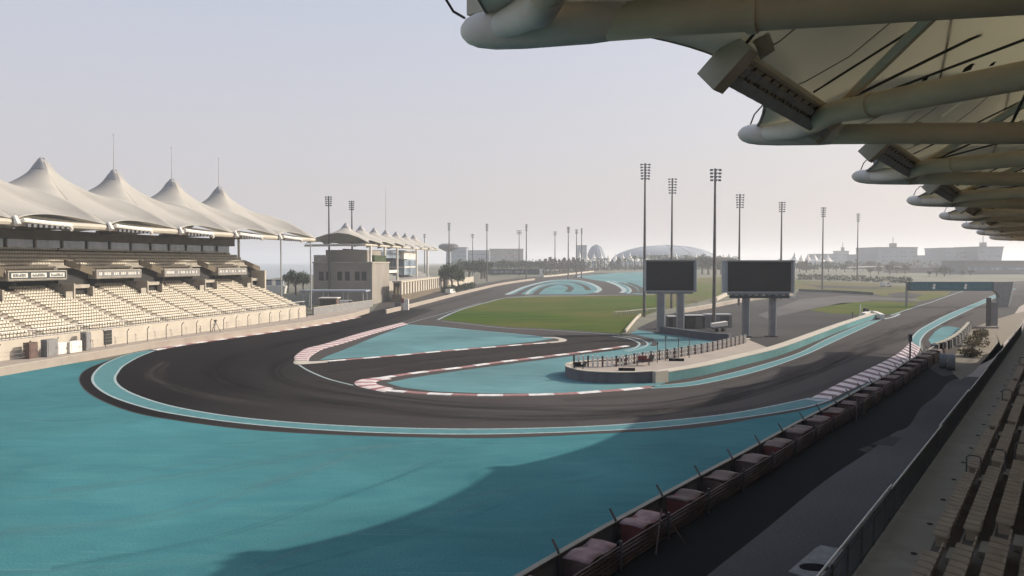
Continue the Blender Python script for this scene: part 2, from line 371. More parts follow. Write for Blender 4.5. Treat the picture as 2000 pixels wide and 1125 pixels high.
def ribbon2(name, left, right, off, m, n=80, h=0.0, kind='structure'):
    """ribbon between two plan curves, u = metres along; h raises a bevelled kerb"""
    A, la = resample(left, n); B, lb = resample(right, n)
    bm = bmesh.new(); uvl = bm.loops.layers.uv.new('UVMap'); rows = []
    L = 0; us = []
    for i in range(n):
        if i: L += math.hypot((A[i][0] + B[i][0] - A[i - 1][0] - B[i - 1][0]) / 2, (A[i][1] + B[i][1] - A[i - 1][1] - B[i - 1][1]) / 2)
        us.append(L)
        prof = [(0, 0), (1, 0)] if not h else [(0, 0), (0.12, h), (0.88, h), (1, 0)]
        r = []
        for q, hh in prof:
            x = A[i][0] * (1 - q) + B[i][0] * q; y = A[i][1] * (1 - q) + B[i][1] * q
            r.append(bm.verts.new((x, y, zg(y) + off + hh)))
        rows.append(r)
    for i in range(n - 1):
        for k in range(len(rows[0]) - 1):
            vs = [rows[i][k], rows[i][k + 1], rows[i + 1][k + 1], rows[i + 1][k]]; uu = [us[i], us[i], us[i + 1], us[i + 1]]
            try: f = bm.faces.new(vs)
            except ValueError: continue
            qs = [prof[k][0], prof[k + 1][0], prof[k + 1][0], prof[k][0]]
            for l, u, q_ in zip(f.loops, uu, qs): l[uvl].uv = (u, q_)
            f.normal_update()
            if f.normal.z < 0: f.normal_flip()
    me = bpy.data.meshes.new(name); bm.to_mesh(me); bm.free(); me.materials.append(m)
    o = bpy.data.objects.new(name, me); col.objects.link(o); o['kind'] = kind
    return o
def offset(path, d):
    out = []
    for i, p in enumerate(path):
        a = path[max(0, i - 1)]; b = path[min(len(path) - 1, i + 1)]
        dx, dy = b[0] - a[0], b[1] - a[1]; L = math.hypot(dx, dy) or 1
        out.append((p[0] - dy / L * d, p[1] + dx / L * d))
    return out
def ribbon(name, path, wd, off, m, n=80, h=0.0, kind='structure'):
    return ribbon2(name, offset(path, wd / 2), offset(path, -wd / 2), off, m, n, h, kind)
def sweep(mb, path, prof, zf=None):
    """sweep a closed (across, up) profile along a plan path; zf(i) adds height"""
    o = len(mb.v); m = len(prof); n = len(path)
    for i, p in enumerate(path):
        a = path[max(0, i - 1)]; b = path[min(n - 1, i + 1)]
        dx, dy = b[0] - a[0], b[1] - a[1]; L = math.hypot(dx, dy) or 1
        z = zg(p[1]) if zf is None else zf(i)
        for q, u in prof: mb.v.append((p[0] - dy / L * q, p[1] + dx / L * q, z + u))
    for i in range(n - 1):
        for k in range(m):
            a = o + i * m + k; b = o + i * m + (k + 1) % m
            mb.f.append((a, b, b + m, a + m))
    mb.f.append(tuple(o + k for k in range(m))); mb.f.append(tuple(o + (n - 1) * m + k for k in range(m)))
    return mb
M['pale_apron'] = road_mat('pale_apron', (0.22, 0.205, 0.195), (0.17, 0.16, 0.15), (0.15, 0.14, 0.135))
# ------------------------------------------------------------------ ground sheets
flat('ground', [(-4000, -300), (4000, -300), (4000, 6000), (-4000, 6000)], 0.0, M['sand'])
flat('sea', [(-3500, 420), (-150, 420), (-135, 700), (-250, 1400), (-250, 5000), (-3500, 5000)], 0.01, M['water'])
wall_l = px([(0, 735), (90, 719), (180, 703), (300, 681.5), (450, 660), (600, 638), (680, 623), (722, 611)], 6)
wall_l = [(-68.5, 20), (-66, 50), (-63, 75)] + wall_l
teal = [(-68.5, -40)] + wall_l[:14] + px([(330, 690), (1200, 700), (1750, 712)]) + px([(1790, 705)]) + px([(1700, 752), (1560, 826), (1300, 978), (1010, 1150)]) + [(-14, -2), (-30, -40)]
flat('run_off', teal, 0.004, M['teal'])
# right-hand field: grey paddock apron with grass islands
flat('paddock_apron', px([(1235, 660), (1247, 640), (1300, 615), (1400, 596), (1550, 578), (1560, 572), (1640, 574), (1704, 574), (1700, 566), (1600, 561), (1500, 556), (1230, 575)][:5]) + px([(1560, 566), (1704, 575), (1775, 566), (1950, 556), (2010, 556), (1990, 620), (1800, 640), (1700, 622), (1500, 690), (1300, 740), (1270, 720), (1240, 690)]), 0.004, M['asphalt_far'])
flat('lawn', px([(860, 624.5), (903, 603), (967, 584), (1040, 580), (1252, 577), (1290, 575), (1290, 606), (1242, 622), (1223, 645), (1214, 652), (1148, 648), (1060, 642), (988, 639), (920, 632)]), 0.008, M['grass'], 'stuff')
flat('lawn', px([(1270, 548), (1420, 540), (1560, 548), (1700, 553), (1860, 567), (1849, 578), (1793, 590), (1720, 577), (1704, 573), (1560, 565), (1420, 572), (1365, 590), (1290, 606), (1280, 575)]), 0.008, M['grass_far'], 'stuff')
flat('lawn', px([(1580, 606), (1640, 592), (1720, 587.5), (1793, 592), (1770, 608), (1750, 613), (1700, 616), (1620, 612)]), 0.012, M['grass'], 'stuff')
flat('access_road', px([(1733, 574), (1770, 570), (1804, 576), (1780, 584), (1740, 582)]), 0.012, M['asphalt_far'])
flat('access_road', px([(1560, 585), (1650, 577), (1790, 583), (1800, 587), (1700, 586), (1600, 600), (1500, 622), (1480, 615)]), 0.012, M['pale_apron'])
flat('access_road', px([(1560, 552), (1600, 557), (1700, 560), (1760, 562), (1700, 565), (1600, 562)]), 0.012, M['asphalt_far'])
# raceway ------------------------------------------------------------
outer = px([(1000, 544), (930, 556), (860, 574), (790, 592), (720, 609), (600, 635), (450, 658), (300, 680), (248, 692), (200, 708), (166, 723), (154, 740), (165, 762), (200, 784), (260, 806), (340, 821), (480, 839), (640, 849), (800, 854), (960, 856), (1150, 848), (1360, 836), (1480, 817), (1570, 801), (1630, 783)], 5)
right_side = px([(1700, 745), (1760, 715), (1795, 690), (1802, 665), (1816, 650), (1855, 626), (1900, 604), (1960, 580), (2010, 560)], 5)
back = px([(2010, 548), (1950, 551), (1870, 572), (1800, 596), (1720, 622), (1700, 632), (1640, 652), (1560, 690), (1480, 715), (1380, 742), (1300, 752), (1280, 744), (1230, 740), (1150, 720), (1250, 690), (1275, 672), (1262, 658), (1214, 652), (1148, 647), (1060, 641.5), (988, 638.5), (920, 631.5), (862, 624.5), (903, 604), (967, 585), (1030, 577)])
far_loop = px([(1262, 577), (1252, 533), (1157, 533), (1127, 536), (1060, 539.5)])
flat('raceway', outer + right_side + back + far_loop, 0.012, M['asphalt_old'])
dark = px([(760, 600), (720, 610), (600, 636), (450, 659), (300, 681), (248, 693), (200, 709), (168, 723), (156, 740), (167, 761), (202, 783), (262, 805), (340, 820), (480, 838), (640, 848), (800, 853), (960, 855), (1100, 851)], 5) + px([(1160, 846), (1040, 778), (930, 777), (838, 774), (752, 768), (693, 752), (640, 742), (602, 727), (580, 712), (574, 703), (580, 690), (640, 669), (704, 650), (784, 629), (850, 605), (820, 603)])
flat('raceway', dark, 0.016, M['asphalt'])
link = px([(586, 712), (752, 697), (880, 685), (1100, 668), (1110, 664), (1080, 655), (1214, 654), (1247, 672), (1230, 683), (1104, 692), (976, 708), (816, 729), (720, 740), (693, 752), (640, 741), (602, 726)])
flat('raceway', link, 0.018, M['asphalt'] if False else mat('asphalt_link', (0.036, 0.030, 0.027), 0.93, (0.026, 0.021, 0.020), 5.0, bump=0.1, spec=.06, c3=(0.024, 0.020, 0.019), scale3=0.04))
# teal islands ------------------------------------------------------
flat('teal_island', px([(624, 703.5), (640, 695), (666, 685.5), (730, 659), (797, 634), (850, 637), (912, 643.5), (1008, 652), (1060, 658), (1082, 661), (1040, 668), (960, 676), (880, 684), (752, 695.5)]), 0.022, M['teal2'])
flat('teal_island', px([(755, 748), (800, 739), (900, 724), (1060, 703), (1200, 685), (1262, 674), (1278, 662), (1230, 652), (1245, 645), (1300, 652), (1430, 664), (1455, 668), (1300, 700), (1300, 748), (1270, 758), (1170, 766), (1060, 769), (960, 769), (850, 765), (785, 757)]), 0.022, M['teal2'])
# far complex ------------------------------------------------------
far1 = px([(990, 575), (1010, 566), (1031, 558), (1073, 548), (1116, 546), (1148, 552), (1169, 564), (1163, 571), (1140, 575)], 4)
flat('teal_island', far1, 0.022, M['teal2'])
flat('teal_island', px([(1127, 540), (1158, 536.5), (1205, 533), (1262, 531), (1262, 576), (1222, 573), (1214, 561), (1185, 551), (1150, 545)]), 0.022, M['teal2'])
for pts, wd, mm in [([(1010, 575), (1030, 564), (1050, 557), (1085, 551), (1116, 551), (1140, 558), (1150, 567)], 2.6, 'asphalt_old'),
                    ([(1045, 575), (1060, 563), (1085, 556), (1105, 557), (1115, 563), (1108, 570)], 2.6, 'asphalt_old'),
                    ([(990, 575.5), (1010, 566.5), (1031, 558.5), (1073, 548.5), (1116, 546.5), (1150, 552.5), (1171, 564), (1163, 571.5)], 2.0, 'line'),
                    ([(1028, 575), (1040, 565), (1062, 555.5), (1090, 551.5)], 1.2, 'line'),
                    ([(1210, 552), (1232, 560), (1240, 568), (1236, 573)], 2.6, 'asphalt_old'), ([(1185, 548.5), (1206, 557), (1219, 566), (1214, 572)], 2.0, 'line'),
                    ([(1197, 549), (1222, 557.5), (1232, 567), (1226, 573)], 1.0, 'line'),
                    ([(1227, 552), (1246, 560), (1254, 567), (1250, 573)], 2.6, 'asphalt_old'), ([(1128, 541), (1135, 537.7), (1160, 535.5)], 1.6, 'line')]:
    ribbon('painted_line' if mm == 'line' else 'raceway', px(pts, 5), wd, 0.03, M[mm], 50)
# painted ribbons on the outside of the hairpin -----------------------
rib_out = px([(292, 684.5), (250, 693), (210, 709), (190, 725), (183, 741), (193, 757), (225, 776), (290, 797), (360, 811), (480, 827), (640, 840), (800, 846.5), (960, 847.5), (1150, 842), (1300, 833), (1450, 815), (1570, 795.5), (1618, 781)], 6)
rib_in = px([(300, 685.5), (270, 697), (240, 714), (228, 727), (222, 741), (232, 756), (262, 772), (320, 791), (400, 807), (500, 820), (640, 831), (800, 837.5), (960, 839), (1150, 834), (1288, 824), (1420, 810), (1510, 794), (1584, 778)], 6)
ribbon2('painted_ribbon', rib_out, rib_in, 0.022, M['ribbon'], 150)
ribbon('painted_line', offset(rib_out, -0.12), 0.26, 0.028, M['line'], 150)
ribbon('painted_line', offset(rib_in, 0.12), 0.26, 0.028, M['line'], 150)
# ribbon after the right kerb
ra = px([(1779, 666), (1786, 654), (1797, 644), (1814, 634), (1849, 615.5), (1893, 597), (1938, 578), (1975, 562)], 5)
rb = px([(1797, 680), (1798, 664), (1810, 649), (1826, 639), (1854, 624), (1897, 603.5), (1945, 581), (1985, 564)], 5)
ribbon2('painted_ribbon', ra, rb, 0.022, M['ribbon'], 60)
ribbon('painted_line', ra, 0.25, 0.028, M['line'], 60); ribbon('painted_line', rb, 0.25, 0.028, M['line'], 60)
# inner ribbon beside the white wall
ia = px([(1271, 754), (1346, 747), (1412, 733), (1478, 716), (1560, 690), (1612, 664), (1660, 643), (1700, 627)], 5)
ib = px([(1271, 759), (1346, 754), (1425, 739), (1500, 719), (1575, 692), (1625, 669), (1675, 646), (1722, 624)], 5)
ribbon2('painted_ribbon', ia, ib, 0.022, M['ribbon'], 60)
ribbon('painted_line', ia, 0.2, 0.028, M['line'], 60); ribbon('painted_line', ib, 0.2, 0.028, M['line'], 60)
# far edge lines
ribbon('painted_line', px([(1722, 624), (1745, 619), (1757, 613)], 3), 0.7, 0.028, M['line'], 12)
ribbon('painted_line', px([(1740, 616), (1800, 596), (1870, 572), (1905, 562)], 3), 0.4, 0.028, M['line'], 20)
ribbon('painted_line', px([(855, 625), (880, 613), (920, 599), (985, 582), (1040, 578), (1140, 577), (1250, 575)], 4), 0.5, 0.028, M['line'], 50)
ribbon('painted_line', px([(862, 627), (920, 633.5), (988, 641), (1060, 644), (1148, 650), (1212, 654)], 4), 0.3, 0.028, M['line'], 50)
ribbon('painted_line', px([(796, 632), (838, 620), (870, 611.5), (905, 601), (940, 591)], 4), 0.22, 0.028, M['line'], 30)
ribbon('painted_line', px([(584, 713), (602, 724), (640, 740), (690, 753)], 6), 0.25, 0.028, M['line'], 40)
ribbon('painted_line', px([(800, 634), (912, 644), (1008, 652.5), (1070, 659)], 4), 0.22, 0.03, M['line'], 40)
ribbon('painted_line', px([(1196, 657), (1225, 661), (1243, 667), (1249, 673), (1238, 681), (1220, 685)], 5), 0.35, 0.03, M['line'], 40)
ribbon('painted_line', px([(1205, 655.5), (1240, 660), (1260, 667), (1265, 673), (1254, 680), (1225, 687)], 5), 0.3, 0.03, M['line'], 40)
ribbon('painted_ribbon', px([(1216, 653), (1255, 660), (1278, 668), (1275, 676)], 5), 0.9, 0.027, M['asphalt_old'], 40)
flat('shoulder', px([(1271, 747), (1350, 738), (1450, 712), (1600, 662), (1712, 620), (1726, 626), (1600, 690), (1450, 735), (1271, 764)]), 0.011, M['asphalt_old'])
# worn surface: racing line, dusty offline, skids
for pts, wd, mm in [([(1960, 575), (1800, 630), (1640, 700), (1450, 765), (1250, 805), (1000, 815), (760, 800), (560, 775), (440, 745), (420, 715), (500, 685), (640, 652), (760, 621), (860, 594), (960, 567)], 4.5, 'rubber'),
                    ([(1900, 612), (1700, 685), (1500, 760), (1300, 800), (1080, 800), (840, 790), (640, 765), (540, 735), (560, 700), (660, 668), (760, 640)], 2.2, 'rubber'),
                    ([(1500, 745), (1300, 785), (1100, 793), (900, 787), (740, 770), (620, 745)], 1.0, 'rubber'),
                    ([(1290, 808), (1050, 822), (800, 820), (560, 798), (380, 768), (300, 738), (320, 708)], 2.4, 'dust'),
                    ([(1750, 640), (1600, 690), (1450, 738), (1300, 768), (1100, 781)], 2.6, 'dust'),
                    ([(700, 725), (860, 705), (1040, 688), (1180, 672), (1225, 664)], 2.8, 'dust'), ([(640, 727), (860, 700), (1060, 678), (1200, 663)], 1.2, 'rubber'),
                    ([(1790, 690), (1640, 745), (1500, 790), (1350, 812)], 1.6, 'dust')]:
    ribbon('tyre_marks' if mm == 'rubber' else 'worn_surface', px(pts, 6), wd, 0.0205 + .0006 * (wd % 1), M[mm], 120)
for pts, wd, mm in [([(-60, 1120), (200, 1108), (450, 1082), (620, 1040)], .5, 'scuff'), ([(480, 955), (560, 935), (650, 912)], .35, 'scuff'), ([(770, 925), (850, 895), (910, 872)], .5, 'scuff'),
                    ([(500, 1112), (620, 1062), (800, 1010), (900, 975), (1010, 950)], .6, 'scuff'), ([(520, 1124), (700, 1075), (860, 1030), (980, 985)], .35, 'scuff_dark'), ([(20, 975), (90, 972), (170, 968)], .5, 'scuff'),
                    ([(60, 820), (130, 822), (200, 818)], .5, 'scuff'), ([(300, 920), (420, 900), (560, 905)], .7, 'scuff'), ([(700, 880), (820, 868), (980, 866)], .5, 'scuff'), ([(860, 1010), (1000, 965), (1180, 930)], .5, 'scuff'),
                    ([(100, 1110), (420, 1050), (700, 960), (860, 900)], .9, 'scuff_dark'), ([(100, 960), (350, 930), (650, 880), (900, 858)], 1.8, 'scuff'), ([(0, 1040), (300, 1010), (560, 930), (760, 870)], 2.2, 'scuff')]:
    ribbon('tyre_marks', px(pts, 6), wd, 0.0075 + .0004 * wd, M[mm], 60)
# kerbs --------------------------------------------------------------
ribbon2('kerb', px([(576, 704), (575, 697), (584, 689), (600, 680), (640, 670), (704, 650.5), (784, 630)], 6), px([(603, 705), (605, 699), (612, 693), (632, 682), (672, 670.5), (739, 649.5), (797, 633.5)], 6), 0.02, M['kerb_nose'], 90, 0.05)
ribbon2('kerb', px([(574, 705), (580, 712), (640, 708)], 5), px([(602, 705.5), (606, 706.5), (640, 704.5)], 5), 0.02, M['cream'], 20, 0.05)
ribbon('kerb', px([(640, 705.7), (752, 696.5), (880, 684.8), (1000, 675), (1075, 669)], 5), 0.85, 0.022, M['kerb_rw'], 90, 0.05)
ribbon('kerb', px([(1060, 659), (1080, 659.5), (1098, 663), (1095, 667), (1070, 669.5)], 5), 1.3, 0.024, M['cream'], 30, 0.05)
ribbon('kerb', px([(735, 740), (816, 728), (900, 718), (976, 707.5), (1104, 692), (1170, 683.5), (1225, 676)], 6), 1.0, 0.022, M['kerb_rw'], 120, 0.05)
ribbon2('kerb', px([(745, 737), (716, 739.5), (700, 743), (692, 748), (700, 755), (720, 760), (752, 766.5)], 6), px([(765, 741), (748, 742.5), (738, 745), (734, 748), (740, 752), (752, 755), (770, 759)], 6), 0.021, M['kerb_nose'], 60, 0.05)
ribbon('kerb', px([(752, 762.5), (838, 769), (928, 772), (1008, 772), (1104, 769.5), (1170, 765), (1225, 761), (1271, 756)], 6), 1.0, 0.022, M['kerb_rw'], 140, 0.05)
ribbon('kerb', px([(300, 684.5), (345, 676), (397, 668), (450, 660.5), (520, 650.5), (600, 638.5), (650, 630), (700, 619.5)], 6), 1.25, 0.022, M['kerb_rw'], 140, 0.05)
ribbon2('kerb', px([(1584, 777.5), (1652, 742), (1700, 719), (1740, 699), (1762, 684), (1779, 667)], 5), px([(1622, 781), (1675, 755), (1745, 728), (1775, 707), (1793, 690), (1797, 679)], 5), 0.024, M['kerb_fine'], 90, 0.06)
flat('painted_patch', px([(1570, 780), (1594, 776.5), (1624, 781), (1600, 784.5)]), 0.03, M['line'])
# strip behind the outer boundary, pale band of service road on the right, darker ground strip and road ------------
flat('shoulder', px([(1803, 680), (1801, 664), (1813, 650), (1860, 626), (1905, 604), (1935, 592), (1945, 600), (1960, 640), (1960, 690), (1880, 730), (1840, 735), (1800, 710)]), 0.009, M['asphalt_old'])
flat('teal_patch', px([(1813, 664), (1827, 647), (1840, 638.5), (1855, 637.5), (1877, 641), (1885, 647), (1871, 664), (1843, 683), (1826, 681)]), 0.022, M['teal2'])
d2 = Vector((math.sin(math.atan(1093 / 1500)), math.cos(math.atan(1093 / 1500)))); n2 = Vector((-d2.y, d2.x))
def RS(s, l): p = d2 * s + n2 * l; return (p.x, p.y)
edge = px([(1340, 1160), (1380, 1125), (1500, 1030), (1610, 940), (1700, 880), (1745, 846), (1775, 832), (1800, 795), (1830, 772), (1855, 745), (1890, 735)], 4)
flat('dark_ground_strip', [(-22, -30)] + px([(1010, 1150), (1300, 975), (1560, 824), (1700, 750), (1800, 704), (1840, 706), (1860, 728)]) + edge[::-1] + [RS(-30, 10)], 0.006, M['near_black'])  # much darker sheet between barrier and service road, with a wavy edge
flat('service_road', [RS(-30, 10.2)] + edge + px([(1900, 700), (1915, 670), (1990, 640), (2060, 600)]) + [RS(330, 2), RS(330, -6), RS(-30, -6)], 0.005, M['service'])
flat('dusty_apron', px([(1905, 700), (1880, 735), (1930, 738), (1960, 690), (1985, 660), (2020, 600), (2050, 560), (1990, 600), (1965, 640), (1925, 660)]), 0.009, M['beige'])
flat('dusty_apron', px([(1700, 868), (1735, 852), (1760, 855), (1745, 872)]), 0.012, M['asphalt_far'])
flat('dusty_apron', px([(1675, 878), (1700, 870), (1705, 876), (1690, 884)]), 0.012, M['asphalt_far'])
flat('dirt_verge', px([(1852, 706), (1868, 690), (1884, 668), (1892, 645), (1915, 640), (1945, 650), (1950, 668), (1925, 700), (1900, 728), (1876, 742), (1862, 730)]), 0.0105, M['dirt'])
flat('dirt_verge', px([(1905, 640), (1930, 628), (1985, 612), (2010, 606), (1990, 640), (1955, 676), (1945, 650)]), 0.010, M['dirt'])
# manhole slab
t = thing('manhole_slab', (*P(1610, 1095), 0.0), 'pale concrete slab with a dark oval cover on the service road', 'manhole')
mb = MB(); mb.prism(px([(1540, 1118), (1590, 1075), (1602, 1067), (1668, 1078), (1664, 1088), (1628, 1140), (1600, 1138)]), 0.006, 0.06); make('slab', mb, mat('pale_slab', (0.27, 0.265, 0.25), 0.9, (0.20, 0.195, 0.185), 2.5, detail=10), t)
mb = MB(); c = P(1590, 1111); mb.prism([(c[0] + 0.62 * math.cos(a * math.pi / 9), c[1] + 0.40 * math.sin(a * math.pi / 9)) for a in range(18)], 0.05, 0.085); make('cover', mb, M['near_black'], t)

# ------------------------------------------------------------------ low walls
def low_wall(pts, label, h, wd, m, per=6, name='track_wall', m2=None, side=1, poly=None):
    path = poly or px(pts, per); p0 = path[0]
    t = thing(name, (p0[0], p0[1], zg(p0[1])), label, 'wall')
    make('wall_body', sweep(MB(), path, [(0, 0), (0, h), (side * wd, h), (side * wd, 0)]), m, t)
    make('wall_coping', sweep(MB(), path, [(-side * 0.04, h + 0.003), (-side * 0.04, h + 0.07), (side * (wd + 0.04), h + 0.07), (side * (wd + 0.04), h + 0.003)]), m2 or m, t)
    return t
low_wall(None, 'long low beige wall curving in front of the left grandstand', 0.95, 0.35, M['beige'], poly=[tuple(p) for p in wall_l], m2=M['cream'])
flat('apron', [(-68.9, 20)] + wall_l[3:] + px([(722, 600), (640, 610), (596, 618), (345, 650), (130, 682), (0, 702)]) + [(-72, 60), (-74, 20)], 0.007, M['beige'])
low_wall([(755, 613), (800, 602), (860, 586), (940, 566), (985, 556), (1045, 547)], 'pinkish low wall running away beside the second building', 1.0, 0.4, M['beige'], m2=M['cream'])
low_wall([(1062, 541.5), (1100, 538), (1160, 531)], 'short pale far wall behind the teal bend', 1.0, 0.4, M['cream'])
# side road opening by second building
flat('access_road', px([(722, 614), (735, 598), (745, 588), (800, 580), (930, 556), (950, 552), (760, 603), (756, 612)]), 0.013, M['asphalt_old'])
# central platform with retaining wall and fence
H1 = 1.05
def pz(lst, z, per=0):
    q = [P(x, y, z) for x, y in lst]
    return cr(q, per) if per else q
nose = pz([(1280, 727.6), (1230, 730), (1180, 729.5), (1140, 727), (1118, 722.5), (1105, 717.5), (1106, 713), (1119, 709.5), (1150, 706)], H1, 5)
t = thing('island_platform', (*P(1200, 735), 0), 'raised beige platform with rounded stone nose between the two teal areas', 'platform')
far_edge = pz([(1203, 703), (1298, 691), (1390, 677.5), (1460, 663)], H1, 3)
near_edge = pz([(1500, 679), (1450, 691), (1303, 723)], H1)
poly = nose + far_edge + near_edge
make('platform_top', MB().prism(poly, H1 - 0.1, H1), M['beige'], t)
make('retaining_wall', sweep(MB(), nose + far_edge, [(0, 0), (0, H1 + 0.1), (-0.4, H1 + 0.1), (-0.4, 0)]), mat('stone_wall', (0.16, 0.15, 0.155), 0.9, (0.11, 0.10, 0.11), 0.8, stretch=(1, 1, 0.2)), t)
a, b = Vector((*P(1278, 748.6), 0)), Vector((*P(1303, 746), 0))
make('end_pier', MB().bar(a + Vector((0, 0.25, (H1 + .2) / 2)), b + Vector((0, 0.25, (H1 + .2) / 2)), 0.55, H1 + 0.2), M['cream'], t)
make('wall_coping', sweep(MB(), nose + far_edge, [(0.05, H1 + 0.103), (0.05, H1 + 0.2), (-0.45, H1 + 0.2), (-0.45, H1 + 0.103)]), M['cream'], t)
low_wall([(1303, 746), (1375, 733), (1450, 714), (1525, 693.5), (1600, 664), (1650, 644), (1712, 621.5)], 'white topped teal wall along the inside of the right-hand straight', H1, 1.5, M['teal2'], m2=M['cream'])
# platform fence : panels and posts
fp = pz([(1121, 714.5), (1160, 716), (1203, 716), (1250, 709), (1298, 702), (1346, 694), (1390, 686), (1456, 670)], H1, 4); fp, L = resample(fp, 72)
t = thing('picket_fence', (fp[0][0], fp[0][1], H1), 'picket fence of white posts along the platform edge', 'fence')
for i, p in enumerate(fp):
    make('post', MB().box((p[0], p[1], H1 + 0.62), (0.2, 0.2, 1.24)), M['white'] if i % 3 else M['olive'], t)
for zz in (H1 + .4, H1 + .95): make('rail', sweep(MB(), fp, [(.03, -.03), (.03, .03), (-.03, .03), (-.03, -.03)], lambda i: zz), M['rail'], t)
# tall thin posts on the platform
for i, (x, y, h) in enumerate([(1346, 699, 2.9), (1300, 705, 2.9), (1325, 699, 2.3), (1284, 708, 2.3)]):
    p = P(x, y, H1); t = thing('mast', (p[0], p[1], H1), ['dark tall thin post in the middle of the platform, tallest there', 'slim post beside the picket fence, left of the tallest one', 'thin grey post standing just behind the picket fence', 'leftmost thin post by the picket fence on the platform'][i], 'post')
    make('shaft', MB().tube([(p[0], p[1], H1), (p[0], p[1], H1 + h)], 0.05, 6), M['pole'], t); make('tip_box', MB().box((p[0], p[1], H1 + h), (0.16, 0.14, 0.3)), M['pole'], t)
def clutter(x, y, label, sz, kind):
    p = P(x, y, H1); o = Vector((p[0], p[1], H1)); t = thing(kind, o, label, kind.replace('_', ' '))
    return o, t
cl = [(1130, 722, 'dark folded trolley nearest the rounded nose of the platform'), (1212, 712, 'dark trolley beside the picket fence above the stone wall'), (1256, 714, 'largest dark trolley with a red load on the platform'), (1312, 697, 'small dark trolley halfway along the picket fence'), (1354, 690, 'dark trolley right of the tallest thin post'), (1398, 681, 'farthest dark trolley on the platform')]
for i, (x, y, lab) in enumerate(cl):
    o, t = clutter(x, y, lab, 1, 'equipment_trolley'); s = [.8, .75, 1.1, .65, .65, .65][i]
    make('tray', MB().box(o + Vector((0, 0, .45 * s)), (1.5 * s, .7 * s, .12)), M['pole'], t)
    mb = MB()
    for q in (-.6, .6):
        for r_ in (-.28, .28): mb.bar(o + Vector((q * s, r_ * s, 0)), o + Vector((q * s, r_ * s, .45 * s)), .06, .06)
    make('leg', mb, M['pole'], t)
    make('load', MB().box(o + Vector((-.1, 0, .8 * s)), (.9 * s, .5 * s, .5 * s)).box(o + Vector((.5 * s, 0, .62 * s)), (.4 * s, .5 * s, .2 * s)), M['red'] if i == 2 else M['near_black'], t)
    make('handle', MB().bar(o + Vector((.74 * s, 0, .45 * s)), o + Vector((.95 * s, 0, 1.15 * s)), .5 * s, .05), M['pole'], t)
for x, y, lab in [(1224, 724, 'long dark roll lying near the front of the platform'), (1321, 705, 'short dark roll lying by the picket fence')]:
    p = P(x, y, H1); t = thing('rolled_mat', (p[0], p[1], H1), lab, 'roll')
    make('roll', MB().tube([(p[0] - .9, p[1] + .1, H1 + .16), (p[0] + .9, p[1] - .1, H1 + .16)], .16, 10), M['near_black'], t)
    make('strap', MB().tube([(p[0] - .35, p[1] + .04, H1 + .16), (p[0] - .25, p[1] + .03, H1 + .16)], .175, 10), M['olive'], t)
# ------------------------------------------------------------------ left grandstand
LO = Vector((-66.0, 99.0)); LD = Vector((0.217, 0.976)).normalized(); LB = Vector((-LD.y, LD.x))
def LS(s, b, z): p = LO + LD * s + LB * b; return Vector((p.x, p.y, z))
def obox(mb, F, s0, s1, b0, b1, z0, z1):
    return mb.hexa([F(s0, b0, z0), F(s1, b0, z0), F(s1, b1, z0), F(s0, b1, z0)], [F(s0, b0, z1), F(s1, b0, z1), F(s1, b1, z1), F(s0, b1, z1)])
def seat_mb(mb, F, s, b, z, w_=0.42, rise=0.34):
    """a moulded seat: pan and backrest"""
    mb.hexa([F(s, b, z + .36), F(s + w_, b, z + .36), F(s + w_, b + .38, z + .32), F(s, b + .38, z + .32)], [F(s, b, z + .42), F(s + w_, b, z + .42), F(s + w_, b + .38, z + .38), F(s, b + .38, z + .38)])
    mb.hexa([F(s, b + .36, z + .34), F(s + w_, b + .36, z + .34), F(s + w_, b + .42, z + .34), F(s, b + .42, z + .34)], [F(s + .03, b + .44, z + .34 + rise), F(s + w_ - .03, b + .44, z + .34 + rise), F(s + w_ - .03, b + .49, z + .34 + rise), F(s + .03, b + .49, z + .34 + rise)])
    return mb
SA, SB = -30.0, 85.0
gl = thing('grandstand', LS(27, 8, 0), 'long cream grandstand on the left under a row of peaked white tent roofs', 'grandstand')
obox(mb := MB(), LS, SA, SB, 1.5, 2.2, 0, 2.6); make('front_wall', mb, M['cream'], gl)
NR = 16; RB, RZ = 0.98, 0.40
mb = MB()
for i in range(NR): obox(mb, LS, SA, SB, 2.2 + i * RB, 2.2 + (i + 1) * RB - 0.003 if i < NR - 1 else 24, 0.5, 2.45 + i * RZ)
make('lower_terrace', mb, M['tier'], gl)
random.seed(3)
seats = []; AIS = [s0 for s0 in range(-27, 90, 9)]
for i in range(NR):
    s = SA + 0.3
    while s < SB - 0.6:
        if not any(abs(s + .2 - a) < .75 for a in AIS) and not (i > 11 and any(s0 - .6 < s < s0 + 6.0 for s0 in [26.1 + 18 * j for j in range(-3, 4)])):
            seats.append((s, 2.45 + i * RB + 0.3, 2.45 + i * RZ))
        s += 0.55
for i in range(7):
    for j in range(-3, 4):
        s = 14.7 + 18 * j - (0.0 if i < 3 else 0)
        e = s + 11.4 if i < 3 else s + 17.4
        while s < min(e, SB - .6):
            if s > SA: seats.append((s + .1, 14.7 + i * 1.05, 11.0 + i * 0.63))
            s += 0.55
vis = [q for q in seats if q[0] > 2]
near = sorted([q for q in vis if q[2] < 4.5], key=lambda q: (LS(*q) - Vector((0, 0, CH))).length)[:100]
ns = set(near)
for q in near: make('seat', seat_mb(MB(), LS, *q), M['seat_cream'], gl)
mb = MB()
for q in seats:
    if q not in ns: seat_mb(mb, LS, *q)
o = make('seating', mb, M['seat_cream'], gl); o['kind'] = 'stuff'
# aisle steps
for a in AIS:
    mb = MB()
    for i in range(NR): obox(mb, LS, a - .55, a + .55, 2.2 + i * RB - .35, 2.2 + i * RB, 2.45 + (i - 1) * RZ + .005, 2.45 + (i - .5) * RZ)
    make('aisle_step', mb, M['riser'], gl)
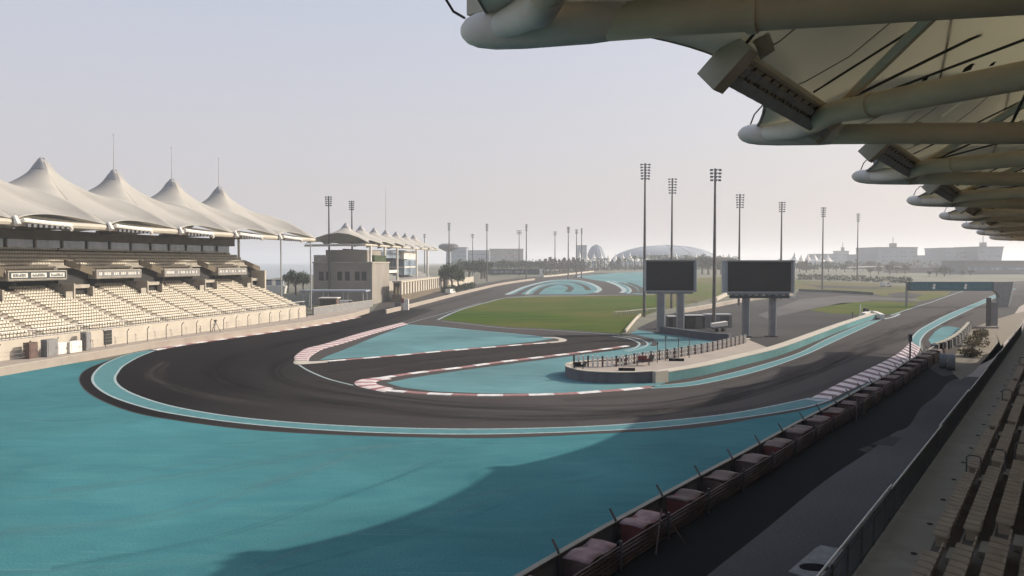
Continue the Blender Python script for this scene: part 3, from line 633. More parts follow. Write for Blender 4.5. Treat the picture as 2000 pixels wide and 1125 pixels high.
# front railing with balusters
mb = MB(); s = SA
while s < SB: mb.bar(LS(s, 1.7, 2.6), LS(s, 1.7, 3.7), .05, .05) if True else 0; s += 0.62
make('baluster', mb, M['balus'], gl)['kind'] = 'stuff'
make('handrail', MB().bar(LS(SA, 1.7, 3.72), LS(SB, 1.7, 3.72), .07, .07).bar(LS(SA, 1.7, 2.75), LS(SB, 1.7, 2.75), .05, .05), M['rail'], gl)
# vomitory boxes in the lower tier
for j in range(-2, 4):
    s0 = 26.6 + 18 * j
    if s0 + 4 > SB: continue
    z0 = 2.45 + 11 * RZ
    mb = MB(); obox(mb, LS, s0, s0 + .3, 13, 18, z0, z0 + 2.6); obox(mb, LS, s0 + 4.2, s0 + 4.5, 13, 18, z0, z0 + 2.0); obox(mb, LS, s0 + .3, s0 + 4.2, 13.6, 18, z0 + 1.75, z0 + 2.35); obox(mb, LS, s0 - 1.5, s0, 13.2, 13.4, z0, z0 + 1.3)
    v = make('vomitory', mb, M['tier'], gl)
    obox(mb := MB(), LS, s0 + .3, s0 + 4.2, 14.2, 14.3, z0, z0 + 1.74); make('opening', mb, M['dark'], v)
# upper tier blocks with advert boards
for j in range(-3, 4):
    s0 = 14.7 + 18 * j; s1 = s0 + 11.4
    mb = MB()
    obox(mb, LS, s0, s1, 14, 14.3, 10.1, 11.7)
    obox(mb, LS, s0, s1, 14.3, 24, 10.1, 10.5)
    for i in range(7):
        a, b = (s0 + .003, s1 - .003) if i < 3 else (s0 + .003, min(s1 + 6.6, SB + 2) - .003)
        obox(mb, LS, a, b, 14.3 + i * 1.05, 14.3 + (i + 1) * 1.05 - .003 if i < 6 else 23, 10.51, 11.0 + i * .63)
    make('upper_tier', mb, M['tier'], gl)
    # sloping stair flank in the gap
    a, b = s1, min(s1 + 6.6, SB + 2)
    mb = MB()
    mb.hexa([LS(a + .3, 14.4, 12.5), LS(b, 14.4, 10.6), LS(b, 14.7, 10.6), LS(a + .3, 14.7, 12.5)], [LS(a + .3, 14.4, 13.4), LS(b, 14.4, 11.9), LS(b, 14.7, 11.9), LS(a + .3, 14.7, 13.4)])
    make('stair_flank', mb, M['brown'], gl)
    obox(mb := MB(), LS, a + .02, b - .02, 15.6, 15.7, 8.9, 12.0); make('opening', mb, M['dark'], gl)
    # board: frame, lettering panels
    obox(mb := MB(), LS, s0 + .1, s1 - .1, 13.9, 13.997, 10.38, 11.52); bd = make('advert_board', mb, M['board'] if j < 1 else M['grey_panel'], gl)
    obox(mb := MB(), LS, s0 + .05, s1 - .05, 13.86, 13.95, 11.53, 11.65); obox(mb, LS, s0 + .05, s1 - .05, 13.86, 13.95, 10.25, 10.37); obox(mb, LS, s0 + .02, s0 + .16, 13.86, 13.95, 10.38, 11.52); obox(mb, LS, s1 - .16, s1 - .02, 13.86, 13.95, 10.38, 11.52); make('board_frame', mb, M['tier'], bd)
    mb = MB(); rr = random.Random(j)
    for k in range(3):
        c0 = s0 + .6 + k * 3.65
        if j < 1: obox(mb, LS, c0, c0 + 3.0, 13.87, 13.895, 10.6, 11.3)
        else:
            q = c0
            while q < c0 + 2.8: obox(mb, LS, q, q + .28, 13.87, 13.895, 10.7, 11.2); q += rr.choice([.4, .45, .9])
    make('lettering', mb, M['white'], bd)
    if j < 1:
        mb = MB()
        for k in range(3):
            q = s0 + .85 + k * 3.65; e = q + 2.4
            while q < e: obox(mb, LS, q, q + .16, 13.84, 13.866, 10.72, 11.18 - rr.choice([0, 0, .18])); q += .27
        make('lettering', mb, M['board'], bd)
# enclosed back: body, glass strip, brown fascia
obox(mb := MB(), LS, SA, 86, 24.2, 30, 0, 18.4); make('rear_block', mb, M['build'], gl)
obox(mb := MB(), LS, SA, 87.5, 23.0, 24.1, 14.3, 15.1); make('sill_wall', mb, M['brown'], gl)
obox(mb := MB(), LS, SA, 87.5, 23.2, 23.3, 15.1, 16.95); gz = make('window_band', mb, M['glass'], gl)
mb = MB(); s = SA
while s < 88: make('mullion', obox(MB(), LS, s, s + .45, 23.0, 23.19, 15.1, 16.9), M['brown'], gz); s += 5.9
obox(mb := MB(), LS, SA, 88, 22.0, 30, 16.9, 18.6); make('roof_fascia', mb, M['brown'], gl)
# flight boxes: dark speakers on the upper tier top line
for k in range(10):
    s = 8 + k * 8.5; obox(mb := MB(), LS, s, s + .6, 22.4, 22.8, 14.9, 15.5); make('loudspeaker', mb, M['balus'], gl)
for k in range(9):
    s = 10 + k * 9; obox(mb := MB(), LS, s, s + .8, 17.5, 18.1, 9.2, 9.9); make('loudspeaker', mb, M['balus'], gl)
# white end wall strip and columns
make('column', MB().tube([LS(86.5, 20, 0), LS(86.5, 20, 18.6)], .3, 8), M['white'], gl)
obox(mb := MB(), LS, 84.7, 85.3, 12, 24, 0, 11); make('end_wall', mb, M['cream'], gl)
for s in (96, 112): make('column', MB().tube([LS(s, 14, 0), LS(s, 14, 18.9)], .18, 8), M['steel'], gl)

def tents(root, F, s_first, pitch, nb, b0, b1, bp, z_front, z_back, z_peak, masts=(), seg=36, rings=12, cap=True, side=6.6, power=1.7):
    """one cone membrane per bay with scalloped free edges"""
    for i in range(nb):
        sc_ = s_first + i * pitch; h = pitch / 2
        cor = [(sc_ - h, b0, z_front), (sc_ + h, b0, z_front), (sc_ + h, b1, z_back), (sc_ - h, b1, z_back)]
        bd = []
        for k in range(4):
            a, b = cor[k], cor[(k + 1) % 4]; m = seg // 4
            for q in range(m):
                t_ = q / m; bow = 4 * t_ * (1 - t_)
                s = a[0] + (b[0] - a[0]) * t_; bb = a[1] + (b[1] - a[1]) * t_; z = a[2] + (b[2] - a[2]) * t_
                if k == 0: bb += bow * 2.4; z += bow * 1.25
                elif k == 2: bb -= bow * 1.6; z += bow * 0.8
                else: z += bow * side
                bd.append((s, bb, z))
        rows = []
        for r in range(rings + 1):
            t_ = r / rings
            rr_ = []
            for (s, bb, z) in bd + bd[:1]:
                rad = 0.045 + 0.955 * t_
                zz = z + (z_peak - z) * (.84 * (1 - t_) ** power + .16 * (1 - t_) ** 9)
                rr_.append(F(sc_ + (s - sc_) * rad, bp + (bb - bp) * rad, zz))
            rows.append(rr_)
        make('membrane', MB().grid(rows), M['membrane'], root, smooth=True, solid=0.06)
        if cap:
            rows = []
            for r in range(4):
                t_ = r / 3; tt = 0.02 + t_ * 0.16
                rows.append([F(sc_ + (s - sc_) * (0.01 + tt), bp + (bb - bp) * (0.01 + tt), z + (z_peak - z) * (.84 * (1 - tt) ** power + .16 * (1 - tt) ** 9) + .9 * (1 - t_) + .12) for (s, bb, z) in bd + bd[:1]])
            make('peak_cap', MB().grid(rows), M['cap'], root, smooth=True, solid=0.05)
        if i in masts: make('mast', MB().tube([F(sc_, bp, z_peak - 6), F(sc_, bp, z_peak + 7.6)], [.16, .05], 6).tube([F(sc_, bp, z_peak + 7.5), F(sc_, bp, z_peak + 7.9)], .12, 6), M['steel'], root)
tents(gl, LS, -19.5, 18.0, 7, 5.0, 46.0, 26.5, 19.0, 19.5, 31.0, masts=(4, 5, 6), seg=56, rings=16)
# front roof beam, white lighting tubes, raking struts
for i in range(7):
    s = -28.5 + 18 * i
    b_ = make('front_beam', MB().tube([LS(s, 5.6, 18.6), LS(s + 18, 5.6, 18.6)], .5, 8), M['cream'], gl)
    lt = make('lighting_tube', MB().tube([LS(s + .8, 4.6, 18.9), LS(s + 9.5, 4.6, 18.5)], .33, 8), M['white'], gl)
    mb = MB()
    for k in range(8): mb.box(LS(s + 1.6 + k * 1.0, 4.5, 18.2), (.5, .4, .45), LD)
    make('floodlight', mb, M['lampm'], lt)
    make('roof_node', MB().tube([LS(s, 4.6, 18.2), LS(s, 5.2, 19.4)], [.45, .3], 8), M['white'], gl); make('roof_node', MB().tube([LS(s + 9.5, 4.4, 17.9), LS(s + 9.5, 5.4, 18.7)], .3, 8), M['white'], gl)
    make('strut', MB().tube([LS(s + 9, 12, 20), LS(s, 5.4, 18.8)], .2, 6).tube([LS(s + 9, 12, 20), LS(s + 18, 5.4, 18.8)], .2, 6).tube([LS(s + 4, 5.6, 18.9), LS(s + 4, 9, 20.0)], .15, 6), M['white'], gl)
    make('boom', MB().tube([LS(s, 5.0, 18.9), LS(s, 23, 18.6)], .4, 8), M['brown'], gl)
make('column', MB().tube([LS(87, 26, 0), LS(87, 26, 19.5)], .3, 8), M['white'], gl)

# debris fence in front of the left stand
ft = thing('debris_fence', LS(30, 0, 0), 'debris fence of kinked dark posts in front of the left grandstand', 'fence')
s = -24.0; k = 0
while s < 83:
    make('post', MB().tube([LS(s, 0, 0), LS(s, 0, 2.0), LS(s, -.35, 2.45)], .07, 6), M['pole'], ft); s += 4.7 if s < 30 else 4.2; k += 1
mb = MB()
for z in (0.35, 0.9, 1.45, 1.95): mb.bar(LS(-24, 0.02, z), LS(82, 0.02, z), .02, .02)
make('wire', mb, M['steel'], ft)
# utility cabinets and kiosks under the left stand
for x, y, wd, h, mm, lab in [(60, 700, 1.4, 2.1, 'olive', 'brown cabinet under the left grandstand beside the leftmost fence posts'), (97, 696, 1.9, 2.3, 'grey_panel', 'grey equipment cabinet standing left of the white boxes'), (117, 692, 2.0, 1.6, 'white', 'left of two white boxes under the grandstand'), (143, 689, 2.2, 1.6, 'white', 'right of two white boxes under the grandstand'), (168, 684, 1.0, 2.6, 'grey_panel', 'tall narrow grey cabinet right of the white boxes')]:
    p = P(x, y); o = Vector((p[0], p[1], 0)); t = thing('cabinet', o, lab, 'cabinet')
    make('housing', MB().box(o + Vector((0, 0, h / 2 + .08)), (wd, 1.0, h), LD), M[mm], t)
    make('plinth', MB().box(o + Vector((0, 0, .04)), (wd + .1, 1.1, .08), LD), M['riser'], t)
    a = o - Vector((LB.x, LB.y, 0)) * .52
    make('door', MB().box(a + Vector((0, 0, h / 2 + .08)), (wd * .8, .04, h * .85), LD), M[mm], t)
    make('handle', MB().box(a - Vector((LB.x, LB.y, 0)) * .04 + Vector((LD.x * wd * .3, LD.y * wd * .3, h / 2)), (.08, .05, .25), LD), M['balus'], t)
p = LS(20.5, 1.4, 0); t = thing('doorway', p, 'dark service doorway in the wall under the left grandstand', 'doorway')
make('opening', MB().box(p + Vector((0, 0, 1.3)), (1.6, .06, 2.2), LD), M['dark'], t); make('frame', MB().box(p + Vector((0, 0, 2.5)), (1.9, .12, .16), LD), M['steel'], t)
# tripod by the fence
p = P(421, 648); o = Vector((p[0], p[1], 0)); t = thing('camera_tripod', o, 'dark tripod standing in front of the left fence', 'tripod')
for a in (-1, 0, 1): make('leg', MB().tube([o + Vector((a * .8, -.5 if a == 0 else .3, 0)), o + Vector((0, 0, 1.9))], .06, 6), M['pole'], t)
make('head', MB().box(o + Vector((0, 0, 2.05)), (.45, .35, .35)), M['pole'], t)

# ------------------------------------------------------------------ second building with its own tent roof
BO = Vector((-53.5, 236)); BD = Vector((.08, .997)).normalized(); BB = Vector((-BD.y, BD.x))
BO = Vector((-43.0, 236))
def BS(s, b, z): p = BO + BD * s + BB * b; return Vector((p.x, p.y, z))
bt = thing('paddock_building', BS(50, 8, 0), 'beige block and open stand under seven small white tent peaks', 'building')
obox(mb := MB(), BS, 0, 22, 0, 18.5, 0, 12.9); make('end_block', mb, M['build'], bt)
obox(mb := MB(), BS, 1.5, 20, 2, 15, 12.95, 16.8); make('upper_storey', mb, M['build'], bt)
obox(mb := MB(), BS, 5, 20, 0.5, 3.5, 12.95, 15.2); make('roof_hedge', mb, M['leaf'], bt)
obox(mb := MB(), BS, -.3, 22.3, -.2, 18.8, 12.7, 13.1); make('parapet', mb, M['tier'], bt)
obox(mb := MB(), BS, -.4, 1.2, 14.0, 18.2, 13.1, 15.2); make('stair_head', mb, M['tier'], bt)
for b_ in (15.2, 13.0, 9.4, 7.0, 3.9, 1.8): 
    obox(mb := MB(), BS, -.06, .2, b_, b_ + 1.5, 7.3, 10.1); wv = make('window', mb, M['dark'], bt)
    obox(mb := MB(), BS, -.12, -.065, b_ - .15, b_ + 1.65, 7.0, 7.25); make('sill', mb, M['tier'], wv)
# open stand behind the block
obox(mb := MB(), BS, 22.1, 118, 4, 16, 0, 6.2); make('podium', mb, M['tier'], bt)
mb = MB()
for i in range(9): obox(mb, BS, 22.1, 118, 4 + i * 1.2, 16, 6.21 + i * .55, 6.75 + i * .55)
make('terrace', mb, M['grey_panel'], bt)
obox(mb := MB(), BS, 22.1, 118, 15, 16, 6.2, 17.5); make('rear_wall', mb, M['dark'], bt)
obox(mb := MB(), BS, 30, 60, 5, 14, 14.5, 17.2); make('glazed_box', mb, M['glass'], bt)
obox(mb := MB(), BS, 60.2, 84, 3.5, 14, 14.2, 17.6); make('white_box', mb, M['white'], bt)
obox(mb := MB(), BS, 60.2, 84, 3.4, 14, 8.0, 13.8); make('glazed_box', mb, M['glass'], bt)
obox(mb := MB(), BS, 60, 84.2, 3.2, 14.1, 10.8, 11.3); make('floor_band', mb, M['white'], bt)
obox(mb := MB(), BS, 26, 40, 1, 4, 9.3, 10.2); make('balcony', mb, M['white'], bt)
for s in (2, 20, 38, 72, 95): make('column', MB().tube([BS(s, 1.0, 0), BS(s, 1.0, 18.6)], .42, 8), M['white'], bt)
make('eaves_beam', MB().tube([BS(-6, 1, 18.2), BS(120, 1, 18.6)], .4, 8).tube([BS(-6, 1, 18.2), BS(-6, 19, 18.0)], .35, 8), M['cream'], bt)
tents(bt, BS, 3.0, 17.0, 7, -1.0, 19.0, 9.0, 18.6, 18.6, 24.4, seg=24, rings=8, side=3.2, power=1.3)
make('mast', MB().tube([BS(54, 9, 24), BS(54, 9, 41)], [.12, .05], 6), M['steel'], bt)
# colonnade in front
ct = thing('colonnade', BS(60, -6, 0), 'low cream colonnade with dark gaps in front of the tented building', 'colonnade')
obox(mb := MB(), BS, 13, 105, -6.3, -3.0, 0, 2.4); make('base_wall', mb, M['brown'], ct)
obox(mb := MB(), BS, 14, 104, -3.6, -3.3, 2.41, 6.3); make('rear_wall', mb, M['brown'], ct)
obox(mb := MB(), BS, 13, 105, -6.2, -3.2, 6.35, 6.9); make('roof_slab', mb, M['cream'], ct)
for k in range(20):
    obox(mb := MB(), BS, 14 + k * 4.5, 14 + k * 4.5 + 2.6, -6, -5.4, 2.41, 6.34); make('pier', mb, M['cream'], ct)
# booth, van and platform canopy between the stands
def slab_canopy(a, b, z, label):
    o = (a + b) / 2; o.z = 0; t = thing('loading_canopy', o, label, 'canopy')
    d = (b - a).normalized(); y = Vector((-d.y, d.x, 0))
    make('roof', MB().bar(a + Vector((0, 0, z)), b + Vector((0, 0, z)), 7, .5), M['city'], t)
    for q in (0.05, .35, .65, .95):
        for e in (-3, 3): c = a + (b - a) * q + y * e; make('post', MB().bar(c, c + Vector((0, 0, z - .25)), .25, .25), M['steel'], t)
p, q = P(565, 604), P(722, 604)
slab_canopy(Vector((p[0], p[1] + 14, 0)), Vector((q[0] - 3, q[1] + 14, 0)), 4.6, 'grey flat canopy between the left grandstand and the beige block')
o = Vector((*P(700, 618), 0)); t = thing('boundary_wall', o, 'beige service wall below the beige block beside the track', 'wall')
a, b = Vector((*P(603, 618), 0)), Vector((*P(722, 600), 0)); make('wall_body', MB().bar(a + Vector((0, 4, .9)), b + Vector((0, 4, .9)), .4, 1.8), M['grey_panel'], t)
make('wall_coping', MB().bar(a + Vector((0, 4, 1.88)), b + Vector((0, 4, 1.88)), .5, .12), M['tier'], t)
o = Vector((*P(636, 608), 0)) + Vector((0, 4, 0)); t = thing('kiosk', o, 'small booth with white roof and dark opening between the two stands', 'kiosk')
make('wall', MB().box(o + Vector((0, .5, 1.6)), (4.4, 3, 3.2)), M['olive'], t); make('roof', MB().box(o + Vector((0, .4, 3.35)), (5.2, 3.8, .25)), M['white'], t); make('counter_opening', MB().box(o + Vector((0, -1.03, 1.7)), (3.6, .06, 1.9)), M['dark'], t)
def van(x, y, label, m, rz=0.3, sc_=1.0):
    p = P(x, y); o = Vector((p[0], p[1], zg(p[1]))); t = thing('parked_van', o, label, 'van')
    ax = Vector((math.cos(rz), math.sin(rz), 0)); ay = Vector((-ax.y, ax.x, 0))
    def L(u, v_, z): return o + ax * u + ay * v_ + Vector((0, 0, z))
    prof = [(-2.4, .45), (2.5, .45), (2.5, 1.1), (1.7, 1.3), (1.0, 2.1), (-2.4, 2.15)]
    mb = MB(); n = len(prof); mb.add([L(u, -.95, z) for u, z in prof] + [L(u, .95, z) for u, z in prof], [tuple(range(n)), tuple(range(n, 2 * n))[::-1]] + [(i, (i + 1) % n, (i + 1) % n + n, i + n) for i in range(n)])
    make('body', mb, m, t)
    for u in (-1.6, 1.6):
        for v_ in (-.9, .9): make('wheel', MB().tube([L(u, v_ - .12, .36), L(u, v_ + .12, .36)], .36, 12), M['tyre'], t)
    for v_ in (-.965, .965): make('side_window', MB().quad(L(.2, v_, 1.35), L(1.3, v_, 1.35), L(.9, v_, 1.95), L(.2, v_, 1.95)), M['dark'], t)
    make('windscreen', MB().quad(L(1.68, -.8, 1.36), L(1.68, .8, 1.36), L(1.05, .8, 2.05), L(1.05, -.8, 2.05)), M['dark'], t)
van(680, 601, 'white van parked below the beige block', M['van'], 0.2)
van(880, 575, 'white van parked beyond the colonnade', M['van'], 1.2)
# marshal post by the wall
p = P(792, 606); o = Vector((p[0], p[1], 0)); t = thing('marshal_post', o, 'pale marshal post with dark boxes beside the pinkish wall', 'post')
make('cabin', MB().box(o + Vector((0, 1.2, 1.5)), (1.4, 1.4, 3.0)), M['white'], t); make('dark_box', MB().box(o + Vector((-2.2, 1.0, 1.0)), (1.6, 1.0, 2.0)), M['balus'], t); make('flag_box', MB().box(o + Vector((-.9, .6, 2.6)), (.8, .6, 1.2)), M['red'], t)
# ------------------------------------------------------------------ right grandstand (under the big roof)
d3 = Vector((d2.x, d2.y, 0)); n3 = Vector((n2.x, n2.y, 0))
def RF(s, l, z): return d3 * s + n3 * l + Vector((0, 0, z))
gr = thing('grandstand', RF(60, 0, 0), 'shaded grandstand on the right under the big roof, with brown seats and railing', 'grandstand')
S0, S1 = -8.0, 134.0
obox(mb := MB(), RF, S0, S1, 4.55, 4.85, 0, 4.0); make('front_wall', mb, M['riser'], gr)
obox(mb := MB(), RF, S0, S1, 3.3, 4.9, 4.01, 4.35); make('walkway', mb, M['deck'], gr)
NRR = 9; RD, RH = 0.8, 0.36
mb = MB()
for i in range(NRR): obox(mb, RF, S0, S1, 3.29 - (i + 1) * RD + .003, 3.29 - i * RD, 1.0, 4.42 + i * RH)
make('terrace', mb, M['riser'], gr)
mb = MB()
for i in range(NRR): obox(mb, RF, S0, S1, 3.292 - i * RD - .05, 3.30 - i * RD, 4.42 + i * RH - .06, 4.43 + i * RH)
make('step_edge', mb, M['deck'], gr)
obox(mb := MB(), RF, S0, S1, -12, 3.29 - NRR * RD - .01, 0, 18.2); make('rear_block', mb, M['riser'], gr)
AR = [15.6 + 9.6 * k for k in range(-1, 16)]
def rseat(mb, s, l, z):
    mb.hexa([RF(s, l, z + .38), RF(s + .44, l, z + .38), RF(s + .44, l - .40, z + .34), RF(s, l - .40, z + .34)], [RF(s + .02, l, z + .44), RF(s + .42, l, z + .44), RF(s + .42, l - .40, z + .40), RF(s + .02, l - .40, z + .40)])
    mb.hexa([RF(s + .02, l - .38, z + .36), RF(s + .42, l - .38, z + .36), RF(s + .42, l - .44, z + .36), RF(s + .02, l - .44, z + .36)], [RF(s + .05, l - .45, z + .72), RF(s + .39, l - .45, z + .72), RF(s + .39, l - .50, z + .72), RF(s + .05, l - .50, z + .72)])
    mb.box(RF(s + .22, l - .2, z + .17), (.08, .3, .34), d3)
    return mb
st = []
for i in range(NRR):
    s = S0 + .4
    while s < S1 - .6:
        if not any(abs(s + .25 - a) < .6 for a in AR): st.append((s, 3.29 - i * RD - .06, 4.42 + i * RH))
        s += .5
def infr(q):
    v = RF(*q); x = v.x / v.y * FOC + 1000 if v.y > 1 else 9e9; y = HZ + (CH - v.z) / max(v.y, .1) * FOC
    return x < 2010 and y < 1140
vs_ = sorted([q for q in st if infr(q)], key=lambda q: (RF(*q) - Vector((0, 0, CH))).length)[:100]; vset = set(vs_)
for q in vs_: make('seat', rseat(MB(), *q), M['seat_tan'], gr)
mb = MB()
for q in st:
    if q not in vset: rseat(mb, *q)
o = make('seating', mb, M['seat_tan'], gr); o['kind'] = 'stuff'
for a in AR:
    if a < 12 or a > 110 or round((a - 15.6) / 9.6) % 2: continue
    for i in range(0, 3):
        if (i + int(a)) % 1 == 0:
            l = 3.2 - i * RD; z = 4.42 + i * RH
            make('grab_rail', MB().tube([RF(a, l, z), RF(a, l, z + .92), RF(a, l - .08, z + 1.0), RF(a, l - .40, z + 1.0), RF(a, l - .48, z + .92), RF(a, l - .48, z)], .03, 6), M['pole'], gr)
for a in AR:
    mb = MB()
    for i in range(NRR): obox(mb, RF, a - .5, a + .5, 3.30 - i * RD, 3.55 - i * RD, 4.42 + (i - 1) * RH + .01 if i else 4.36, 4.42 + (i - .5) * RH)
    make('aisle_step', mb, M['deck'], gr)
for k in range(26): c = RF(6 + k * 3.2, 3.62, 4.36); make('drain', MB().tube([c, c + Vector((0, 0, .02))], .09, 8), M['dark'], gr)
# railing: panels in overlapping lengths, balusters, mesh kick board
s = S0; k = 0
while s < S1:
    e = min(s + 12.0, S1); zz = 5.45 + (.0 if k % 2 else .03); ll = 4.72 + (.0 if k % 2 else .05)
    make('handrail', MB().tube([RF(s, ll, zz), RF(e + .3, ll, zz)], .032, 8), M['rail'], gr); s = e; k += 1
mb = MB(); s = S0
while s < 110: mb.bar(RF(s, 4.72, 4.36), RF(s, 4.72, 5.42), .022 if round(s / .14) % 12 else .06, .022); s += .14
make('baluster', mb, M['balus'], gr)['kind'] = 'stuff'
make('bottom_rail', MB().bar(RF(S0, 4.72, 4.50), RF(S1, 4.72, 4.50), .04, .05).bar(RF(S0, 4.72, 5.25), RF(S1, 4.72, 5.25), .03, .03), M['balus'], gr)

# --- roof
def tip(x, y, l):
    r = ray(x, y); a_ = math.atan((2140 - 1000) / FOC); dd = (math.sin(a_), math.cos(a_)); nn = (-dd[1], dd[0])
    t = l / (r[0] * nn[0] + r[1] * nn[1]); return Vector((r[0] * t, r[1] * t, CH + r[2] * t))
TD = Vector((math.sin(math.atan(1140 / 1500)), math.cos(math.atan(1140 / 1500)), 0)); TN = Vector((-TD.y, TD.x, 0))
tips = [tip(903, 62, 11.2), tip(1442, 262, 11.2), tip(1664, 344, 11.2), tip(1771, 391, 11.5), tip(1834, 421, 12.2), tip(1878, 440, 12.4), tip(1907, 453, 13.0), tip(1932, 463, 13.4)]
tips = [tips[0] - TD * 16.8 + Vector((0, 0, 0))] + tips
AV = Vector((.89, -.445, -.07)).normalized(); BV = Vector((.358, -.93, -.03)).normalized()
E_OFF = W(1612, 240, 28.2) - tips[2]; S_OFF = W(1422, 125, 20.7) - tips[2]
def roof_pt(T, T2, u, v):
    """u 0..1 along the row from tip T to T2, v 0..1 from the front edge to the back"""
    bow = 4 * u * (1 - u)
    base = T + (T2 - T) * u - TN * (.75 + 2.2 * bow + v * (20 - 2.2 * bow))
    return base + Vector((0, 0, .22 + .2 * bow + 6.2 * (math.sin(math.pi * u) ** 1.2) * math.exp(-((v - .42) / .22) ** 2) + 1.0 * v))
for i, T in enumerate(tips):
    A = T + AV * 22; B = T + BV * 20
    q = .37
    make('boom', MB().tube([T + AV * 3.4 + Vector((0, 0, -.02)), T + AV * 5.2, A], [q, q, q], 20), M['boom'], gr, smooth=True)
    make('boom', MB().tube([T + BV * 2.6 + AV * .9 + Vector((0, 0, .05)), T + BV * 5 + Vector((0, 0, .1)), B], [q, q, q], 20), M['boom'], gr, smooth=True)
    make('boom_nose', MB().tube([T - AV * .02, T + AV * .05, T + AV * .18, T + AV * .42, T + AV * .8, T + AV * 1.5, T + AV * 3.0, T + AV * 4.2], [.05, .17, .28, .37, .42, .44, .42, .33], 20), M['nose'], gr, smooth=True)
    if 0 < i < 4:
        for (V, q0) in ((AV, 6.2), (AV, 12.5), (BV, 6.5), (BV, 12.0)):
            c_ = T + V * q0 + (AV * .9 * (1 - q0 / 20) if False else Vector((0, 0, .0)))
            c_ = (T + AV * 5.2 + (A - T - AV * 5.2) * ((q0 - 5.2) / 16.8)) if V is AV else (T + BV * 5 + Vector((0, 0, .1)) + (B - T - BV * 5 - Vector((0, 0, .1))) * ((q0 - 5) / 15))
            make('collar', MB().tube([c_ - V * .09, c_ + V * .09], q + .05, 20), M['boom'], gr, smooth=False)
    make('gusset', MB().tube([T + AV * .9 + BV * .3, T + AV * 1.2 + BV * 1.6, T + AV * .9 + BV * 2.8], [.30, .36, .325], 16), M['nose'], gr, smooth=True)
    if i == len(tips) - 1: break
    T2 = tips[i + 1]
    rows = [[roof_pt(T, T2, u / 20, v / 14) for u in range(21)] for v in range(15)]
    make('membrane', MB().grid(rows), M['fabric'], gr, smooth=True, solid=0.05)
    # edge cable, seams and stays
    make('edge_cable', MB().tube([roof_pt(T, T2, u / 20, 0) for u in range(21)], .06, 6), M['seam'], gr)
    for u in (.25, .5, .75): make('seam', MB().tube([roof_pt(T, T2, u, v / 14) - Vector((0, 0, .045)) for v in range(15)], .035, 5), M['seam'], gr)
    for v in (.3, .62): make('seam', MB().tube([roof_pt(T, T2, u / 20, v) - Vector((0, 0, .045)) for u in range(21)], .035, 5), M['seam'], gr)
    # lighting truss running along the row, its far end bearing on the next boom
    dirn = TD; E = T2 + E_OFF; Sx = T2 + S_OFF
    up = Vector((0, 0, 1)); Lh = (-TN * .73 + up * .68).normalized(); Sh = (-TN * .68 - up * .73).normalized()
    if i > 0:
        tr = make('lighting_truss', MB().tube([Sx + Lh * .42, E + Lh * .42], .15, 10).tube([Sx - Lh * .35 + Sh * .1, E - Lh * .35 + Sh * .1], .07, 8), M['box'], gr)
        def slab(mb, c0, c1, a_, b_):
            q = [(-1, -1), (1, -1), (1, 1), (-1, 1)]; return mb.hexa([c0 + Lh * (x * a_) + Sh * (y * b_) for x, y in q], [c1 + Lh * (x * a_) + Sh * (y * b_) for x, y in q])
        make('backing_panel', slab(MB(), Sx + Lh * .02, E + Lh * .02, .38, .06), M['box'], tr)
        if i < 4:
            n_l = 12
            for k in range(n_l):
                c = Sx + (E - Sx) * ((k + .8) / (n_l + .6))
                make('floodlight', slab(slab(MB(), c - Lh * .30 + Sh * .06 - dirn * .2, c - Lh * .24 + Sh * .30 + dirn * .2, .16, .14), c + Lh * .10 + Sh * .06 - dirn * .16, c + Lh * .10 + Sh * .22 + dirn * .16, .10, .10), M['steel'], tr)
                make('bracket', MB().bar(c - Lh * .5, c + Lh * .42 + Sh * .1, .05, .05).bar(c + Lh * .4, c - Lh * .3 + Sh * .3, .035, .035), M['pole'], tr)
        for c in (Sx, E): make('end_box', slab(MB(), c - dirn * .35, c + dirn * .3, .68, .34), M['box'], gr)
        make('flap', MB().grid([[Sx + Lh * .72 + dirn * (.2 + u * .2) - TN * (.05 + v * .2) + up * (.05 + .1 * v - .04 * u * u) for u in range(4)] for v in range(3)]), M['fabric'], gr, smooth=True, solid=.02)
    make('cable', MB().tube([T2 + AV * .45 + up * .35, T2 + AV * .6 + up * .75, T2 + AV * .9 + up * 1.1, Sx + dirn * 3.6 - Lh * .5], .03, 5), M['cable'], gr)
    for (q0, q1, r_) in [(Sx + dirn * 6.5 + Lh * .5, roof_pt(T, T2, .55, .6), .04), (E + Vector((0, 0, .3)), roof_pt(T, T2, .5, .75), .045), (E + Vector((0, 0, .2)), roof_pt(T, T2, .85, .8), .045), (E + Vector((0, 0, .1)), roof_pt(T, T2, .12, .55), .17), (Sx + Lh * .5, roof_pt(T, T2, .25, .4), .045), (T2 + AV * 9 + Vector((0, 0, .3)), roof_pt(T, T2, .75, .5), .05), (T2 + BV * 5 + Vector((0, 0, .3)), roof_pt(T, T2, .9, .35), .05)]:
        make('stay', MB().tube([q0, q1], r_, 5), M['cable'] if r_ < .08 else M['boom'], gr)
    if i in (0, 2): make('floodlight', MB().tube([T2 + Vector((0, 0, .6)) + AV * 1.2, T2 + Vector((0, 0, .95)) + AV * 2.1 + BV * .3], [.42, .36], 12), M['lampm'], gr)
tr0 = tips[1]
c = tr0 + AV * .55 - TN * .1 + Vector((0, 0, .72)); make('end_box', MB().box(c, (.35, .9, .75), TD), M['box'], gr)
make('cable', MB().tube([tr0 + Vector((.05, 0, .3)), W(885, 22, tr0.y - .5), W(868, -6, tr0.y - .9), W(850, -60, tr0.y - 1.5)], .03, 5), M['cable'], gr)
